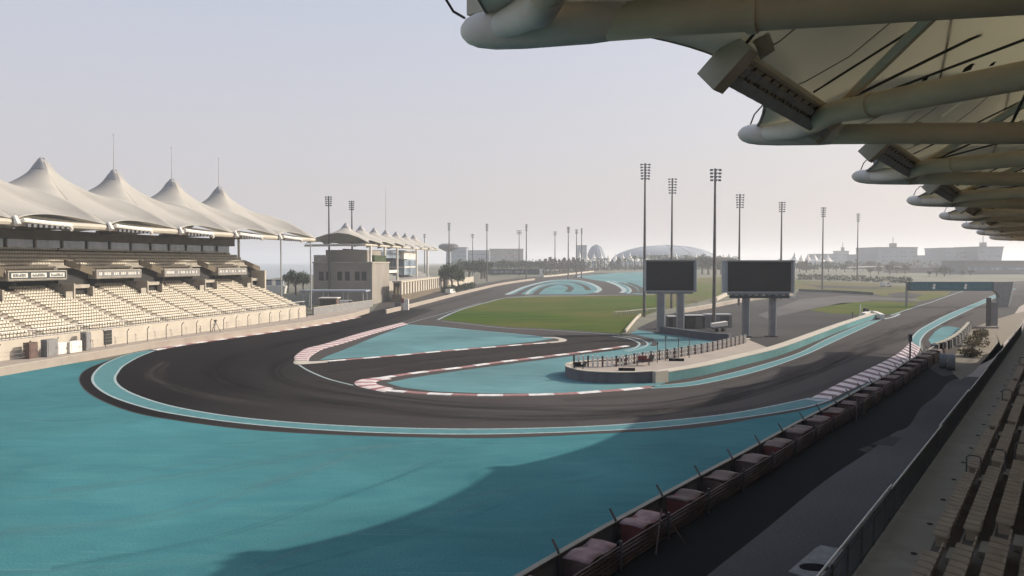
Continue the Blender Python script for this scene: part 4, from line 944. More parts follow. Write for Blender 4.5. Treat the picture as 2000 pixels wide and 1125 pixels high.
# three birds on the diagonal boom
T = tips[2]
def boom_at(T, V, xp):
    best = min((abs((T + V * (u * .02)).x / (T + V * (u * .02)).y * FOC + 1000 - xp), u * .02) for u in range(0, 900)); return best[1]
for k, (q, lab) in enumerate([(boom_at(T, BV, 1800), 'dark bird perched on the roof boom, nearest the boom nose'), (boom_at(T, BV, 1882), 'largest of three dark birds on the roof boom, leaning forward'), (boom_at(T, BV, 1930), 'small dark bird on the roof boom, rightmost of three')]):
    c = T + BV * q + Vector((0, 0, .47)); t = thing('bird', c, lab, 'bird', 'birds perched on the roof boom'); s_ = [.55, .85, .45][k]
    make('body', MB().tube([c + Vector((-.17, 0, -.02)) * s_, c + Vector((-.08, 0, .05)) * s_, c + Vector((.04, 0, .11)) * s_, c + Vector((.12, 0, .2)) * s_, c + Vector((.17, 0, .23)) * s_], [.015 * s_, .06 * s_, .085 * s_, .05 * s_, .03 * s_], 8), M['bird'], t)
    make('beak', MB().tube([c + Vector((.19, 0, .23)) * s_, c + Vector((.25, 0, .22)) * s_], [.015, .003], 5), M['olive'], t)

# ------------------------------------------------------------------ near safety barrier
bp_ = cr([P(x, y, 1.1) for x, y in [(1010, 1125), (1165, 1036), (1323, 950), (1450, 883), (1550, 828), (1598, 803), (1640, 781), (1687, 755), (1730, 732), (1765, 709), (1800, 690), (1822, 677)]], 8)
a0 = Vector(bp_[0]); b0 = Vector(bp_[4]); dv = (a0 - b0).normalized(); bp_ = [tuple(a0 + dv * 24), tuple(a0 + dv * 12)] + bp_
bp_, BL = resample(bp_, 120)
sb = thing('safety_barrier', (*bp_[30], 0), 'long dark crash barrier with pink topped red blocks along the service road', 'barrier')
make('front_rail', sweep(MB(), bp_, [(0, .12), (0, 1.1), (-.09, 1.1), (-.09, .12)]), M['grey_panel'], sb)
make('coping', sweep(MB(), bp_, [(.04, 1.103), (.04, 1.16), (-.22, 1.16), (-.22, 1.103)]), M['deck'], sb)
for k in range(6): make('rear_rail', sweep(MB(), offset(bp_, -1.62), [(0, .10 + k * .165), (0, .20 + k * .165), (-.06, .20 + k * .165), (-.06, .10 + k * .165)]), M['olive'], sb)
make('tyre_wall', sweep(MB(), offset(bp_, -1.35), [(0, 0), (0, .62), (-.2, .62), (-.2, 0)]), M['tyre'], sb)
def at_len(path, s):
    t = 0
    for a, b in zip(path, path[1:]):
        L = math.hypot(b[0] - a[0], b[1] - a[1])
        if t + L >= s: q = (s - t) / L; return Vector((a[0] + (b[0] - a[0]) * q, a[1] + (b[1] - a[1]) * q, 0)), Vector(((b[0] - a[0]) / L, (b[1] - a[1]) / L, 0))
        t += L
    return Vector((*path[-1], 0)), Vector(((path[-1][0] - path[-2][0]), (path[-1][1] - path[-2][1]), 0)).normalized()
s = 4.2; k = 0; rr = random.Random(5)
while s < BL - 1:
    p, dd = at_len(bp_, s); nn = Vector((-dd.y, dd.x, 0))
    ln = rr.uniform(2.0, 2.5); tw = rr.uniform(-.06, .06); hh = 1.04 + rr.uniform(-.04, .05)
    c = p - nn * .92
    bm_ = mb = MB(); mb.box(c + Vector((0, 0, hh / 2)), (ln, 1.15, hh), dd + nn * tw)
    blk = make('barrier_block', mb, M['red'] if k in (0, 1, 2, 4, 6, 7, 10, 13) else M['olive'], sb)
    rows = []
    for i in range(9):
        u = i / 8 - .5; rows.append([c + dd * (u * (ln + .08)) + nn * v + Vector((0, 0, hh + .05 + .055 * math.sin(i * 1.1 + k) + .02 * math.cos(v * 5))) for v in (-.62, -.3, 0, .3, .62)])
    make('cover', MB().grid(rows), M['pink'] if k < 7 else M['olive'], blk, smooth=True, solid=.05)
    if k % 1 == 0:
        q = p - nn * .16 + dd * (-ln / 2 - .1)
        make('post', MB().bar(q, q + Vector((0, 0, 1.25)), .09, .09).bar(q + Vector((0, 0, 1.23)), q + nn * .3 + Vector((0, 0, 1.68)), .08, .08), M['pole'], sb)
        q2 = p - nn * 1.75 + dd * (ln / 2); make('post', MB().bar(q2, q2 + Vector((0, 0, 1.3)), .1, .1), M['pole'], sb)
    s += 4.75 if k < 12 else 4.4; k += 1
p, dd = at_len(bp_, BL * .27); nn = Vector((-dd.y, dd.x, 0))
for q in (.268, .56):
    p, dd = at_len(bp_, BL * q); nn = Vector((-dd.y, dd.x, 0)); c = p - nn * 1.8
    make('brace', MB().bar(c + Vector((0, 0, 1.7)), c - dd * 1.2 - nn * .3, .07, .07).bar(c + Vector((0, 0, 1.7)), c + dd * .7 - nn * .9, .07, .07), M['olive'], sb)
# signal post at the kerb
p = P(1777, 714); o = Vector((p[0], p[1], 0)); t = thing('signal_post', o, 'dark signal post standing at the end of the striped kerb', 'post')
make('shaft', MB().tube([o, o + Vector((0, 0, 3.4))], .11, 8), M['pole'], t); make('lamp_box', MB().box(o + Vector((0, 0, 3.5)), (.36, .3, .9)), M['balus'], t)
# second barrier, tyre bundles, bush
b2 = px([(1826, 689), (1850, 680), (1872, 665), (1886, 650), (1892, 642)], 5); b2, L2 = resample(b2, 22)
t = thing('tyre_barrier', (*b2[0], 0), 'short tyre barrier curving round the teal patch', 'barrier')
for i, q in enumerate(b2): make('tyre_stack', MB().tube([(q[0], q[1], 0), (q[0], q[1], 1.25)], [.62, .58], 10), M['tyre'] if i % 2 else M['grey_panel'], t)
make('top_rail', sweep(MB(), offset(b2, .3), [(0, 1.26), (0, 1.36), (-.5, 1.36), (-.5, 1.26)]), M['deck'], t)
for i, (x, y, lab) in enumerate([(1842, 712, 'leftmost upright grey pipe section at the barrier end'), (1858, 716, 'rightmost and largest upright grey pipe section at the barrier end')]):
    p = P(x, y + 6); o = Vector((p[0], p[1], 0)); t = thing('pipe_section', o, lab, 'pipe')
    ax = Vector((.85, -.5, 0)); make('ring', MB().tube([o + Vector((0, 0, .9)) - ax * .4, o + Vector((0, 0, .9)) + ax * .4], .9 + .08 * i, 18), M['grey_panel'], t); make('inner_face', MB().tube([o + Vector((0, 0, .9)) + ax * .401, o + Vector((0, 0, .9)) + ax * .41], .62, 18), M['dark'], t)
def leaf_cloud(mb, c, rx, ry, rz, n, size, rnd, hollow=.35):
    for _ in range(n):
        while True:
            v = Vector((rnd.uniform(-1, 1), rnd.uniform(-1, 1), rnd.uniform(-1, 1)))
            if hollow < v.length < 1: break
        lump = 1 + .22 * math.sin(v.x * 5 + c[0]) * math.cos(v.y * 4 + c[1])
        p = Vector(c) + Vector((v.x * rx * lump, v.y * ry * lump, v.z * rz * lump))
        a = Vector((rnd.gauss(0, 1), rnd.gauss(0, 1), rnd.gauss(0, 1))).normalized(); b = a.cross(Vector((rnd.gauss(0, 1), rnd.gauss(0, 1), rnd.gauss(0, 1)))).normalized()
        s_ = size * rnd.uniform(.6, 1.4); mb.add([p - a * s_, p + b * s_ * .5, p + a * s_, p - b * s_ * .5], [(0, 1, 2, 3)])
rnd = random.Random(11)
for i, (x, y, rx, rz, lab) in enumerate([(1905, 668, 1.7, 1.0, 'largest dry brown bush beside the teal patch'), (1895, 688, 1.3, .7, 'low dry bush nearest the service road'), (1915, 650, 1.2, .8, 'small dry bush behind the others near the sign post')]):
    p = P(x, y + 8); o = Vector((p[0], p[1], 0)); t = thing('bush', o, lab, 'bush', 'dry bushes by the barrier')
    mb = MB(); leaf_cloud(mb, o + Vector((0, 0, rz * .8)), rx, rx * 1.3, rz, 700, .16, rnd, .2); make('foliage', mb, M['bush'], t)
    mb = MB()
    for a in range(6): mb.tube([o, o + Vector((math.cos(a) * rx * .6, math.sin(a) * rx * .6, rz * 1.2))], [.05, .02], 5)
    make('stem', mb, M['bark'], t)

# ------------------------------------------------------------------ advert gantries
def lettering(mb, F, u0, u1, z0, z1, rnd, dens=.3):
    u = u0
    while u < u1:
        w_ = rnd.uniform(.25, .5); mb.hexa([F(u, 0, z0), F(u + .14, 0, z0), F(u + .14, .03, z0), F(u, .03, z0)], [F(u, 0, z1), F(u + .14, 0, z1), F(u + .14, .03, z1), F(u, .03, z1)])
        if rnd.random() < .7: mb.hexa([F(u + .14, 0, z1 - .12), F(u + w_, 0, z1 - .12), F(u + w_, .03, z1 - .12), F(u + .14, .03, z1 - .12)], [F(u + .14, 0, z1), F(u + w_, 0, z1), F(u + w_, .03, z1), F(u + .14, .03, z1)])
        if rnd.random() < .5: mb.hexa([F(u + .14, 0, z0), F(u + w_, 0, z0), F(u + w_, .03, z0), F(u + .14, .03, z0)], [F(u + .14, 0, z0 + .12), F(u + w_, 0, z0 + .12), F(u + w_, .03, z0 + .12), F(u + .14, .03, z0 + .12)])
        u += w_ + dens
YG = 224.0
g0 = W(1775, 550, YG); g1 = W(1940, 552, YG)
def GF(u, v, z): return Vector((g0.x + u, YG + v, z))
t = thing('overhead_gantry', (g0.x + 12, YG, 0), 'teal advertising gantry spanning the straight on a broad grey pier', 'gantry')
z1_, z0_ = 13 - 38.5 * YG / FOC, 13 - 56 * YG / FOC
obox(mb := MB(), GF, 0, 24.8, 0, 1.6, z0_, z1_); gb = make('beam', mb, M['board'], t)
obox(mb := MB(), GF, .3, 24.5, -.06, -.003, z0_ + .12, z1_ - .1); pn = make('advert_panel', mb, M['board_teal'], gb)
rr = random.Random(2); mb = MB(); F2 = lambda u, v, z: GF(u, -.1 + v, z)
lettering(mb, F2, 1, 5.5, z0_ + .7, z1_ - .6, rr); lettering(mb, F2, 9.3, 14.4, z0_ + .9, z1_ - .8, rr, .15); lettering(mb, F2, 18.2, 23.6, z0_ + .8, z1_ - .7, rr, .2)
make('lettering', mb, M['ribbon'], pn)
for u in (7.4, 16.6):
    c = GF(u, -.1, (z0_ + z1_) / 2); mb = MB(); mb.tube([c + Vector((0, .02, .35)), c + Vector((0, -.02, .35))], .38, 14).tube([c + Vector((-.1, .02, -.4)), c + Vector((-.1, -.02, -.4))], .42, 14); make('emblem', mb, M['white'], pn)
# pier: splayed grey slab with curved inner corner
pts = [(24.8, z1_), (30.6, z1_), (31.0, z1_ - .6), (29.2, 0.0), (26.3, 0.0), (26.6, z0_ - 2.0), (26.3, z0_ - .9), (25.6, z0_ - .25), (24.8, z0_)]
mb = MB(); n = len(pts); mb.add([GF(u, 0, z) for u, z in pts] + [GF(u, 1.6, z) for u, z in pts], [tuple(range(n)), tuple(range(n, 2 * n))[::-1]] + [(i, (i + 1) % n, (i + 1) % n + n, i + n) for i in range(n)]); make('pier', mb, M['grey_panel'], t)
mb = MB(); mb.bar(GF(30.7, -.1, z1_ + .1), GF(29.3, -.1, .1), .35, .25); make('edge_trim', mb, M['white'], t)
obox(mb := MB(), GF, -.4, -.02, .6, 1.0, 0, z1_ - .3); make('leg', mb, M['grey_panel'], t)
# foreground road sign with pale foot near the gantry
o = Vector((*P(1930, 641), 0)); t = thing('road_sign', o, 'dark upright post on a pale concrete foot before the gantry', 'sign')
make('post', MB().box(o + Vector((0, 0, 3.0)), (.75, .4, 6.0)), M['pole'], t); make('foot', MB().box(o + Vector((-.6, -.3, .2)), (4.2, 1.2, .4)), M['beige'], t); make('side_panel', MB().box(o + Vector((1.9, 1.5, 2.5)), (1.7, .2, 5.0)), M['grey_panel'], t)
# far dark gantry on the left straight
YF = 500.0; zf0 = zg(YF); f0 = W(947, 526, YF)
def FF(u, v, z): return Vector((f0.x + u, YF + v, z))
zt, zb = W(0, 525.5, YF).z, W(0, 536.5, YF).z
t = thing('advert_gantry', (f0.x + 18, YF, zf0), 'dark advertising board across the far end of the left straight', 'gantry')
obox(mb := MB(), FF, 0, 35.5, 0, 1.5, zb, zt); bd = make('beam', mb, M['board'], t)
mb = MB(); F3 = lambda u, v, z: FF(u, -.12 + v, z)
for u0, u1 in ((6, 18), (20, 26)):
    u = u0
    while u < u1: obox(mb, F3, u, u + .5, 0, .1, zb + 1.2, zt - 1.1); u += rr.choice([.9, 1.1, 1.7])
make('lettering', mb, M['city'], bd)
obox(mb := MB(), FF, 35.5, 37.5, -.2, 1.7, zf0, zt); make('end_post', mb, M['white'], t)
obox(mb := MB(), FF, -1.6, 0, -.2, 1.7, zf0, zt); make('end_post', mb, M['grey_panel'], t)

# ------------------------------------------------------------------ big screens
def screen(x0, x1, yt, yb, Y, cols, base_y, label, truss, side):
    pa, pb = W(x0, yt, Y), W(x1, yb, Y); wd = pb.x - pa.x; g = 0.0
    o = Vector(((pa.x + pb.x) / 2, Y, g)); t = thing('video_screen', o, label, 'screen')
    zt, zb = pa.z, pb.z
    make('cabinet', MB().box((o.x, Y + .45, (zt + zb) / 2), (wd + .35, .9, zt - zb + .3)), M['steel'], t)
    make('display', MB().box((o.x, Y - .03, (zt + zb) / 2), (wd - .1, .05, zt - zb - .12)), M['screen'], t)
    mb = MB(); mb.box((pb.x + .28, Y + .1, (zt + zb) / 2), (.22, 1.4, zt - zb + .5)); mb.box((pa.x - (.5 if side else .12), Y + .5, (zt + zb) / 2), (.55 if side else .12, .7, zt - zb + .3)); mb.box((o.x, Y + .1, zt + .2), (wd + .4, 1.2, .12)); make('frame', mb, M['steel'], t)
    make('soffit', MB().box((o.x, Y + .4, zb - .35), (wd * .96, .8, .42)), M['grey_panel'], t)
    for cx, w_ in cols:
        c = W(cx, 600, Y + .6); h = zb - .5
        make('column', MB().box((c.x, Y + .6, h / 2), (w_, w_, h)), M['grey_panel'], t); make('painted_sunlit_edge', MB().box((c.x + w_ / 2 + .09, Y + .6, h / 2), (.16, w_, h)), M['white'], t)  # added white strip paints the sunlit right side of each column
        make('footing', MB().box((c.x, Y + .6, .08), (w_ + .8, w_ + .8, .16)), M['dark'], t)
    if truss:
        mb = MB(); z = zb - .85; mb.box((o.x, Y - .1, z), (wd * .93, .5, .5))
        for k in range(9): mb.box((pa.x + wd * (.08 + k * .105), Y - .42, z + .25), (.45, .3, .35))
        make('speaker_bar', mb, M['board'], t); make('bracket', MB().box((pb.x + .3, Y, z), (1.1, .3, .35)), M['white'], t)
    return t
screen(1262, 1355, 510, 568, 140, [(1290, 1.15), (1328, 1.1)], 647, 'smaller dark video screen on two grey columns, left of the pair', False, 0)
screen(1421, 1545, 511, 570, 133, [(1456, .95), (1508, .95)], 655, 'larger dark video screen on two grey columns with a black bar beneath', True, 1)
# dark tyre wall and containers under the screens
low_wall([(1283, 650), (1330, 657), (1380, 664), (1423, 667)], 'dark purple curved tyre wall in front of the smaller screen', 1.15, 1.2, mat('purple_cover', (0.07, 0.065, 0.085), .8), m2=M['board'])
def container(x0, x1, yt, yb, label, m, name='container', cat='container', Y=None):
    Y = Y or P(0, yb)[1]; a, b = W(x0, yb, Y), W(x1, yt, Y); o = Vector(((a.x + b.x) / 2, Y, 0)); t = thing(name, o, label, cat); h = b.z; wd = b.x - a.x
    make('body', MB().box(o + Vector((0, 1.3, h / 2)), (wd, 2.6, h)), m, t); make('roof', MB().box(o + Vector((0, 1.3, h + .06)), (wd + .1, 2.7, .1)), M['steel'], t)
    make('door', MB().box(o + Vector((wd * .2, -.03, h * .48)), (wd * .35, .05, h * .85)), M['balus'], t)
    mb = MB(); k = 0
    while k * .5 < wd - .3: mb.box(o + Vector((-wd / 2 + .2 + k * .5, -.015, h / 2)), (.09, .03, h * .94)); k += 1
    make('rib', mb, m, t); return t
container(1306, 1322, 619, 643, 'black container behind the right column of the smaller screen', M['dark'])
container(1338, 1377, 617, 642, 'long black container between the two screens', M['dark'])
container(1379, 1430, 615, 640, 'grey container right of the long black one', M['grey_panel'])
p = P(1406, 648); o = Vector((p[0], p[1], 0)); t = thing('trailer', o, 'white flatbed trailer tilted up beside the larger screen', 'trailer')
mb = MB(); mb.hexa([o + Vector((-1.3, 0, .8)), o + Vector((1.5, 0, 1.1)), o + Vector((1.5, 1.8, 1.1)), o + Vector((-1.3, 1.8, .8))], [o + Vector((-1.3, 0, 1.5)), o + Vector((1.5, 0, 1.9)), o + Vector((1.5, 1.8, 1.9)), o + Vector((-1.3, 1.8, 1.5))]); make('bed', mb, M['white'], t)
for u in (-.6, .5): make('wheel', MB().tube([o + Vector((u, -.1, .35)), o + Vector((u, .15, .35))], .35, 12), M['tyre'], t)
make('stand', MB().bar(o + Vector((1.1, .3, 0)), o + Vector((1.1, .3, 1.1)), .12, .12), M['pole'], t)
p = P(1362, 618); o = Vector((p[0], p[1] + 8, 0)); t = thing('awning', o, 'small white awning over the black container', 'awning')
make('sheet', MB().grid([[o + Vector((u, v, 3.0 + .3 * math.cos(u * .8) - .1 * v)) for u in (-2, -1, 0, 1, 2)] for v in (0, 1, 2)]), M['white'], t, solid=.04)
for u in (-1.9, 1.9): make('pole', MB().tube([o + Vector((u, 0, 0)), o + Vector((u, 0, 2.9))], .05, 6), M['steel'], t)
low_wall([(1330, 612), (1390, 602), (1450, 590), (1500, 582), (1548, 578)], 'pink and beige low wall running behind the screens', 1.0, 1.0, M['beige'], m2=M['cream'])
low_wall([(1400, 588), (1425, 576), (1440, 573)], 'short cream wall end left of the larger screen', 1.0, 1.0, M['cream'])
low_wall([(1560, 569), (1640, 572), (1704, 576)], 'dark low wall across the far paddock', .9, .5, M['board'])
low_wall([(1223, 650), (1243, 625), (1252, 617)], 'low pale kerb wall at the right end of the lawn', .5, .25, M['cream'])
pf = px([(1200, 617), (1225, 615), (1250, 612), (1285, 609)], 4); pf, _ = resample(pf, 22)
t = thing('post_fence', (pf[0][0], pf[0][1], 0), 'short white post fence crossing the lawn behind the smaller screen', 'fence')
for q in pf: make('post', MB().box((q[0], q[1], .6), (.25, .25, 1.2)), M['cream'], t)
make('rail', sweep(MB(), pf, [(0, .9), (0, 1.05), (-.1, 1.05), (-.1, .9)]), M['cream'], t)
low_wall([(1690, 621), (1703, 617), (1720, 624)], 'white end block where the teal wall meets the straight', 1.1, .8, M['white'])
for x, y, lab, h in [(1680, 622, 'white marker post at the far end of the teal wall', 3.2), (1665, 628, 'thin dark marker post left of the white one', 2.2)]:
    p = P(x, y); o = Vector((p[0], p[1], 0)); t = thing('marker_post', o, lab, 'post'); make('shaft', MB().tube([o, o + Vector((0, 0, h))], .16 if h > 3 else .08, 8), M['white'] if h > 3 else M['pole'], t); make('base', MB().box(o + Vector((0, 0, .3)), (.7, .6, .6)), M['white'] if h > 3 else M['pole'], t)
p = P(1695, 618); o = Vector((p[0], p[1] + 1, 0)); t = thing('tyre_bale', o, 'round black tyre bale beside the white marker post', 'tyre')
make('tyre', MB().tube([o + Vector((-.4, 0, 1.2)), o + Vector((.4, 0, 1.2))], .75, 14), M['tyre'], t); make('stand', MB().bar(o, o + Vector((0, 0, .6)), .3, .3), M['pole'], t)

# ------------------------------------------------------------------ floodlight masts
def lightmast(x, ytop, Y, label, rows=6, cols_=3, wide=1.0, headh=4.0, r=.32, sx=0.0):
    g = zg(Y); T = W(x, ytop, Y); B = Vector((T.x, Y, g)); h = T.z
    t = thing('floodlight_mast', (T.x, Y, g), label, 'light mast', 'floodlight masts around the track')
    make('pole', MB().tube([B, Vector((T.x, Y, (h + g) / 2)), Vector((T.x, Y, h - headh * .2))], [r * 1.25, r, r * .62], 10), M['pole'], t)
    mb = MB()
    for k in range(rows):
        z = h - .25 - k * headh / rows; ww = wide * (1 - .035 * k)
        mb.bar((T.x - ww, Y, z), (T.x + ww, Y, z), .12, .12)
    mb.bar((T.x, Y, h - headh), (T.x, Y, h), .3, .3); hd = make('headframe', mb, M['pole'], t)
    if Y < 300:
        for k in range(rows):
            z = h - .25 - k * headh / rows; ww = wide * (1 - .035 * k)
            for c in range(cols_):
                u = -ww + 2 * ww * c / (cols_ - 1); q = Vector((T.x + u, Y - .28, z - .05))
                make('floodlight', MB().hexa([q + Vector((-.27, -.18, -.26)), q + Vector((.27, -.18, -.26)), q + Vector((.2, .25, -.12)), q + Vector((-.2, .25, -.12))], [q + Vector((-.27, -.1, .16)), q + Vector((.27, -.1, .16)), q + Vector((.2, .25, .12)), q + Vector((-.2, .25, .12))]), M['lampm'], hd)
    else:
        mb = MB()
        for k in range(rows): mb.box((T.x, Y - .3, h - .3 - k * headh / rows), (wide * 2 * (1 - .05 * k), .5, .42))
        make('floodlight', mb, M['lampm'], hd)
    return t
L = [(1260, 319, 182, 'tallest floodlight mast, standing left of the smaller screen', 6, 3, .95, 4.0), (1313, 348, 216, 'floodlight mast rising behind the smaller screen', 6, 3, .95, 4.6),
     (1397, 329, 148, 'floodlight mast with four wide rows of lamps between the two screens', 4, 3, .85, 2.6), (1445, 379, 232, 'floodlight mast rising behind the left half of the larger screen', 6, 3, 1.0, 4.4),
     (1527, 394, 265, 'floodlight mast rising behind the right edge of the larger screen', 5, 3, .9, 3.8), (1608, 405, 335, 'first floodlight mast right of the larger screen', 5, 3, 1.1, 4.6), (1676, 417, 430, 'rightmost floodlight mast, on the far side of the paddock', 5, 3, 1.0, 5.0),
     (642, 383, 236, 'left of two floodlight masts before the beige block', 5, 3, .8, 3.2), (687, 392, 268, 'right of two floodlight masts before the beige block', 5, 3, .7, 3.4),
     (877, 435, 410, 'floodlight mast right of the seven tent peaks', 5, 3, .8, 4.4), (923, 457, 540, 'short far mast right of the one beside the tent peaks', 3, 3, 1.2, 3), (951, 437, 420, 'floodlight mast behind the left end of the dark advertising board', 5, 3, .8, 4.2),
     (1014, 450, 520, 'far mast with a flat wide head above the dark advertising board', 3, 3, 1.8, 3.2), (1028, 438, 430, 'floodlight mast above the right end of the dark advertising board', 5, 3, .7, 4.2), (1084, 452, 520, 'lone thin mast over the far tree row', 3, 3, 1.2, 3.2),
     (1110, 443, 450, 'left of three far masts close together', 5, 3, .9, 3.6), (1126, 448, 480, 'middle of three far masts close together', 4, 3, .9, 3.2), (1136, 446, 470, 'right of three far masts close together', 5, 3, .6, 3.8), (829, 457, 520, 'far mast peeping over the last tent peak', 3, 3, .9, 3)]
for x, yt, Y, lab, rw, cc, wd, hh in L: lightmast(x, yt, Y, lab, rw, cc, wd, hh, .30 if Y < 250 else .32)

# ------------------------------------------------------------------ trees
def make_tree(kind, seed, loc):
    r_ = random.Random(seed); t = thing({'broad': 'tree', 'palm': 'palm_tree', 'cone': 'tree'}[kind], loc, 'tree', 'tree')
    o = Vector(loc)
    if kind == 'palm':
        H_ = 9.0; make('trunk', MB().tube([o, o + Vector((.2, 0, H_ * .5)), o + Vector((.1, 0, H_))], [.32, .24, .22], 7), M['bark'], t)
        mb = MB(); c = o + Vector((.1, 0, H_))
        for k in range(22):
            a = k * 2.4; el = r_.uniform(-.35, 1.1); L_ = r_.uniform(2.6, 3.6); pr = c; wdt = .34
            dr = Vector((math.cos(a), math.sin(a), 0)); sd = Vector((-dr.y, dr.x, 0))
            for q in range(1, 6):
                u = q / 5; nx = c + dr * (L_ * u) + Vector((0, 0, L_ * (math.sin(el) * u - .75 * u * u)))
                w0, w1 = wdt * (1 - .16 * (q - 1)), wdt * (1 - .16 * q)
                mb.add([pr - sd * w0, pr + Vector((0, 0, .16)), pr + sd * w0, nx + sd * w1, nx + Vector((0, 0, .14)), nx - sd * w1], [(0, 1, 4, 5), (1, 2, 3, 4)]); pr = nx
        make('crown', mb, M['leaf'], t)
    else:
        H_ = 8.5; mb = MB(); mb.tube([o, o + Vector((.1, 0, 2.2)), o + Vector((0, .1, 4.5))], [.35, .26, .15], 7)
        for k in range(5): a = k * 1.3; mb.tube([o + Vector((0, 0, 2 + .3 * k)), o + Vector((math.cos(a) * 2, math.sin(a) * 2, 4.8 + .3 * k))], [.14, .05], 5)
        make('trunk', mb, M['bark'], t)
        mb = MB()
        if kind == 'broad':
            for k in range(9): a = r_.uniform(0, 6.28); q = r_.uniform(0, 2.0); leaf_cloud(mb, o + Vector((math.cos(a) * q, math.sin(a) * q, r_.uniform(4.2, 7.2))), r_.uniform(1.1, 1.9), r_.uniform(1.1, 1.9), r_.uniform(.9, 1.5), 75, .38, r_, .3)
        else:
            for k in range(8): z = 2.0 + k * .85; q = 2.5 * (1 - (k / 8.5) ** 1.3); leaf_cloud(mb, o + Vector((r_.uniform(-.4, .4), 0, z)), q, q, .8, 90, .36, r_, .3)
        make('crown', mb, M['leaf_red'] if kind == 'cone' else M['leaf'], t)
    return t
protos = {}
def put_tree(kind, x, ybase, ytop, Y, label, seed):
    g = zg(Y); p = W(x, ytop, Y); hh = p.z - g; H_ = 9.6 if kind == 'palm' else 8.7; s_ = hh / H_; key = (kind, seed % 3)
    loc = (p.x, Y, g)
    if key not in protos:
        protos[key] = t = make_tree(kind, seed, (0, 0, 0)); t['org'] = (0.0, 0.0, 0.0); t.location = loc
    else: t = dup(protos[key], loc, (seed * 1.7) % 6.28)
    wsc = s_ * ((1.35 if Y > 400 else .8) + .35 * ((seed * 37) % 10) / 10); t.scale = (wsc, wsc, s_); t.rotation_euler = (0, 0, (seed * 1.7) % 6.28); t['label'] = label; t['group'] = 'trees beyond the track'; t['category'] = 'palm' if kind == 'palm' else 'tree'
    return t
near_words = ['behind the left mast', 'beyond the colonnade', 'beside the dark advertising board', 'over the advertising board', 'under the three far masts', 'beyond the teal bend', 'left of the smaller screen', 'between the two screens', 'right of the larger screen', 'beyond the far paddock', 'left of the teal gantry', 'above the teal gantry']
TR = []
for x, yt, yb, k in [(562, 527, 560, 'broad'), (577, 524, 560, 'broad'), (592, 526, 560, 'broad')]: TR.append((k, x, yt, 300, 'dark tree between the left grandstand and the beige block'))
for x, yt in [(868, 516), (882, 510), (895, 518)]: TR.append(('broad', x, yt, 330, 'loose tree standing over the cream wall beyond the colonnade'))
for x, yt in [(905, 508), (916, 505), (940, 507), (947, 504)]: TR.append(('broad', x, yt, 470, 'dark tree beside the left end of the dark advertising board'))
xs = [980, 991, 1006, 1019, 1034, 1047, 1058]
for x in xs: TR.append(('broad', x, 505 + (x * 7) % 4, 610, 'green tree in the dense row right above the dark advertising board'))
for x in range(1066, 1140, 9): TR.append(('cone', x, 502 + (x * 3) % 5, 640, 'reddish brown tree in the dense row under the far masts'))
for x, yt in [(1150, 508), (1168, 505), (1181, 504), (1195, 507), (1208, 502), (1222, 504), (1240, 500), (1252, 503)]: TR.append(('palm' if (x // 3) % 2 else 'cone', x, yt, 690, 'brownish tree in the row beyond the teal bend, left of the smaller screen'))
for x, yt in [(1272, 498), (1288, 499), (1300, 498), (1340, 498)]: TR.append(('palm', x, yt, 720, 'palm peeping over the top of the smaller screen'))
for x, yt in [(1372, 497), (1384, 496), (1398, 502), (1408, 508)]: TR.append(('broad', x, yt, 560, 'dark dense tree in the gap between the two screens'))
for x, yt in [(1562, 512), (1575, 508), (1590, 516), (1618, 514), (1634, 518), (1650, 516), (1668, 520)]: TR.append(('cone' if x % 2 else 'broad', x, yt, 620, 'hazy tree beyond the paddock, right of the larger screen'))
for x, yt in [(1700, 522), (1716, 518), (1738, 514), (1752, 520), (1768, 516)]: TR.append(('cone' if x % 2 else 'broad', x, yt, 560, 'brownish hazy tree left of the teal gantry'))
for x in range(1552, 1780, 15): TR.append((('cone', 'broad', 'palm')[(x // 5) % 3], x, 506 + (x * 11) % 9, 700, 'small hazy tree in the back row beyond the paddock lawn'))
for x in range(1790, 1900, 13): TR.append((('broad', 'palm')[(x // 3) % 2], x, 516 + (x * 7) % 8, 660, 'small hazy tree in the back row above the teal gantry'))
for x in range(900, 985, 12): TR.append(('broad', x, 510 + (x * 5) % 6, 640, 'small hazy tree in the back row left of the dense tree row'))
for x in range(1290, 1440, 12): TR.append((('broad', 'palm')[(x // 3) % 2], x, 499 + (x * 7) % 6, 715, 'hazy tree in front of the big arena'))
for x, yt in [(1815, 528), (1830, 522), (1845, 518), (1856, 524), (1880, 528), (1896, 526)]: TR.append(('broad', x, yt, 520, 'grey green hazy tree above the teal gantry'))
for i, (k, x, yt, Y, lab) in enumerate(TR):
    a = random.Random(i); put_tree(k, x, 0, yt, Y + a.uniform(-12, 12), lab, i)
rnd = random.Random(4)
mb = MB()
for k in range(2600):
    x = rnd.uniform(860, 2040); Y = rnd.uniform(735, 800); p = W(x, 520, Y)
    hh = 5 + 2.5 * math.sin(x * .05) + 1.5 * math.sin(x * .17); leaf_cloud(mb, (p.x, Y, zg(Y) + rnd.uniform(0, 1) ** 1.5 * hh), 3.5, 3.5, 2.0, 2, 1.5, rnd, .1)
o = make('woodland', mb, M['leaf']); tag(o, 'hazy dark belt of far trees along the horizon', 'trees', None, 'stuff')
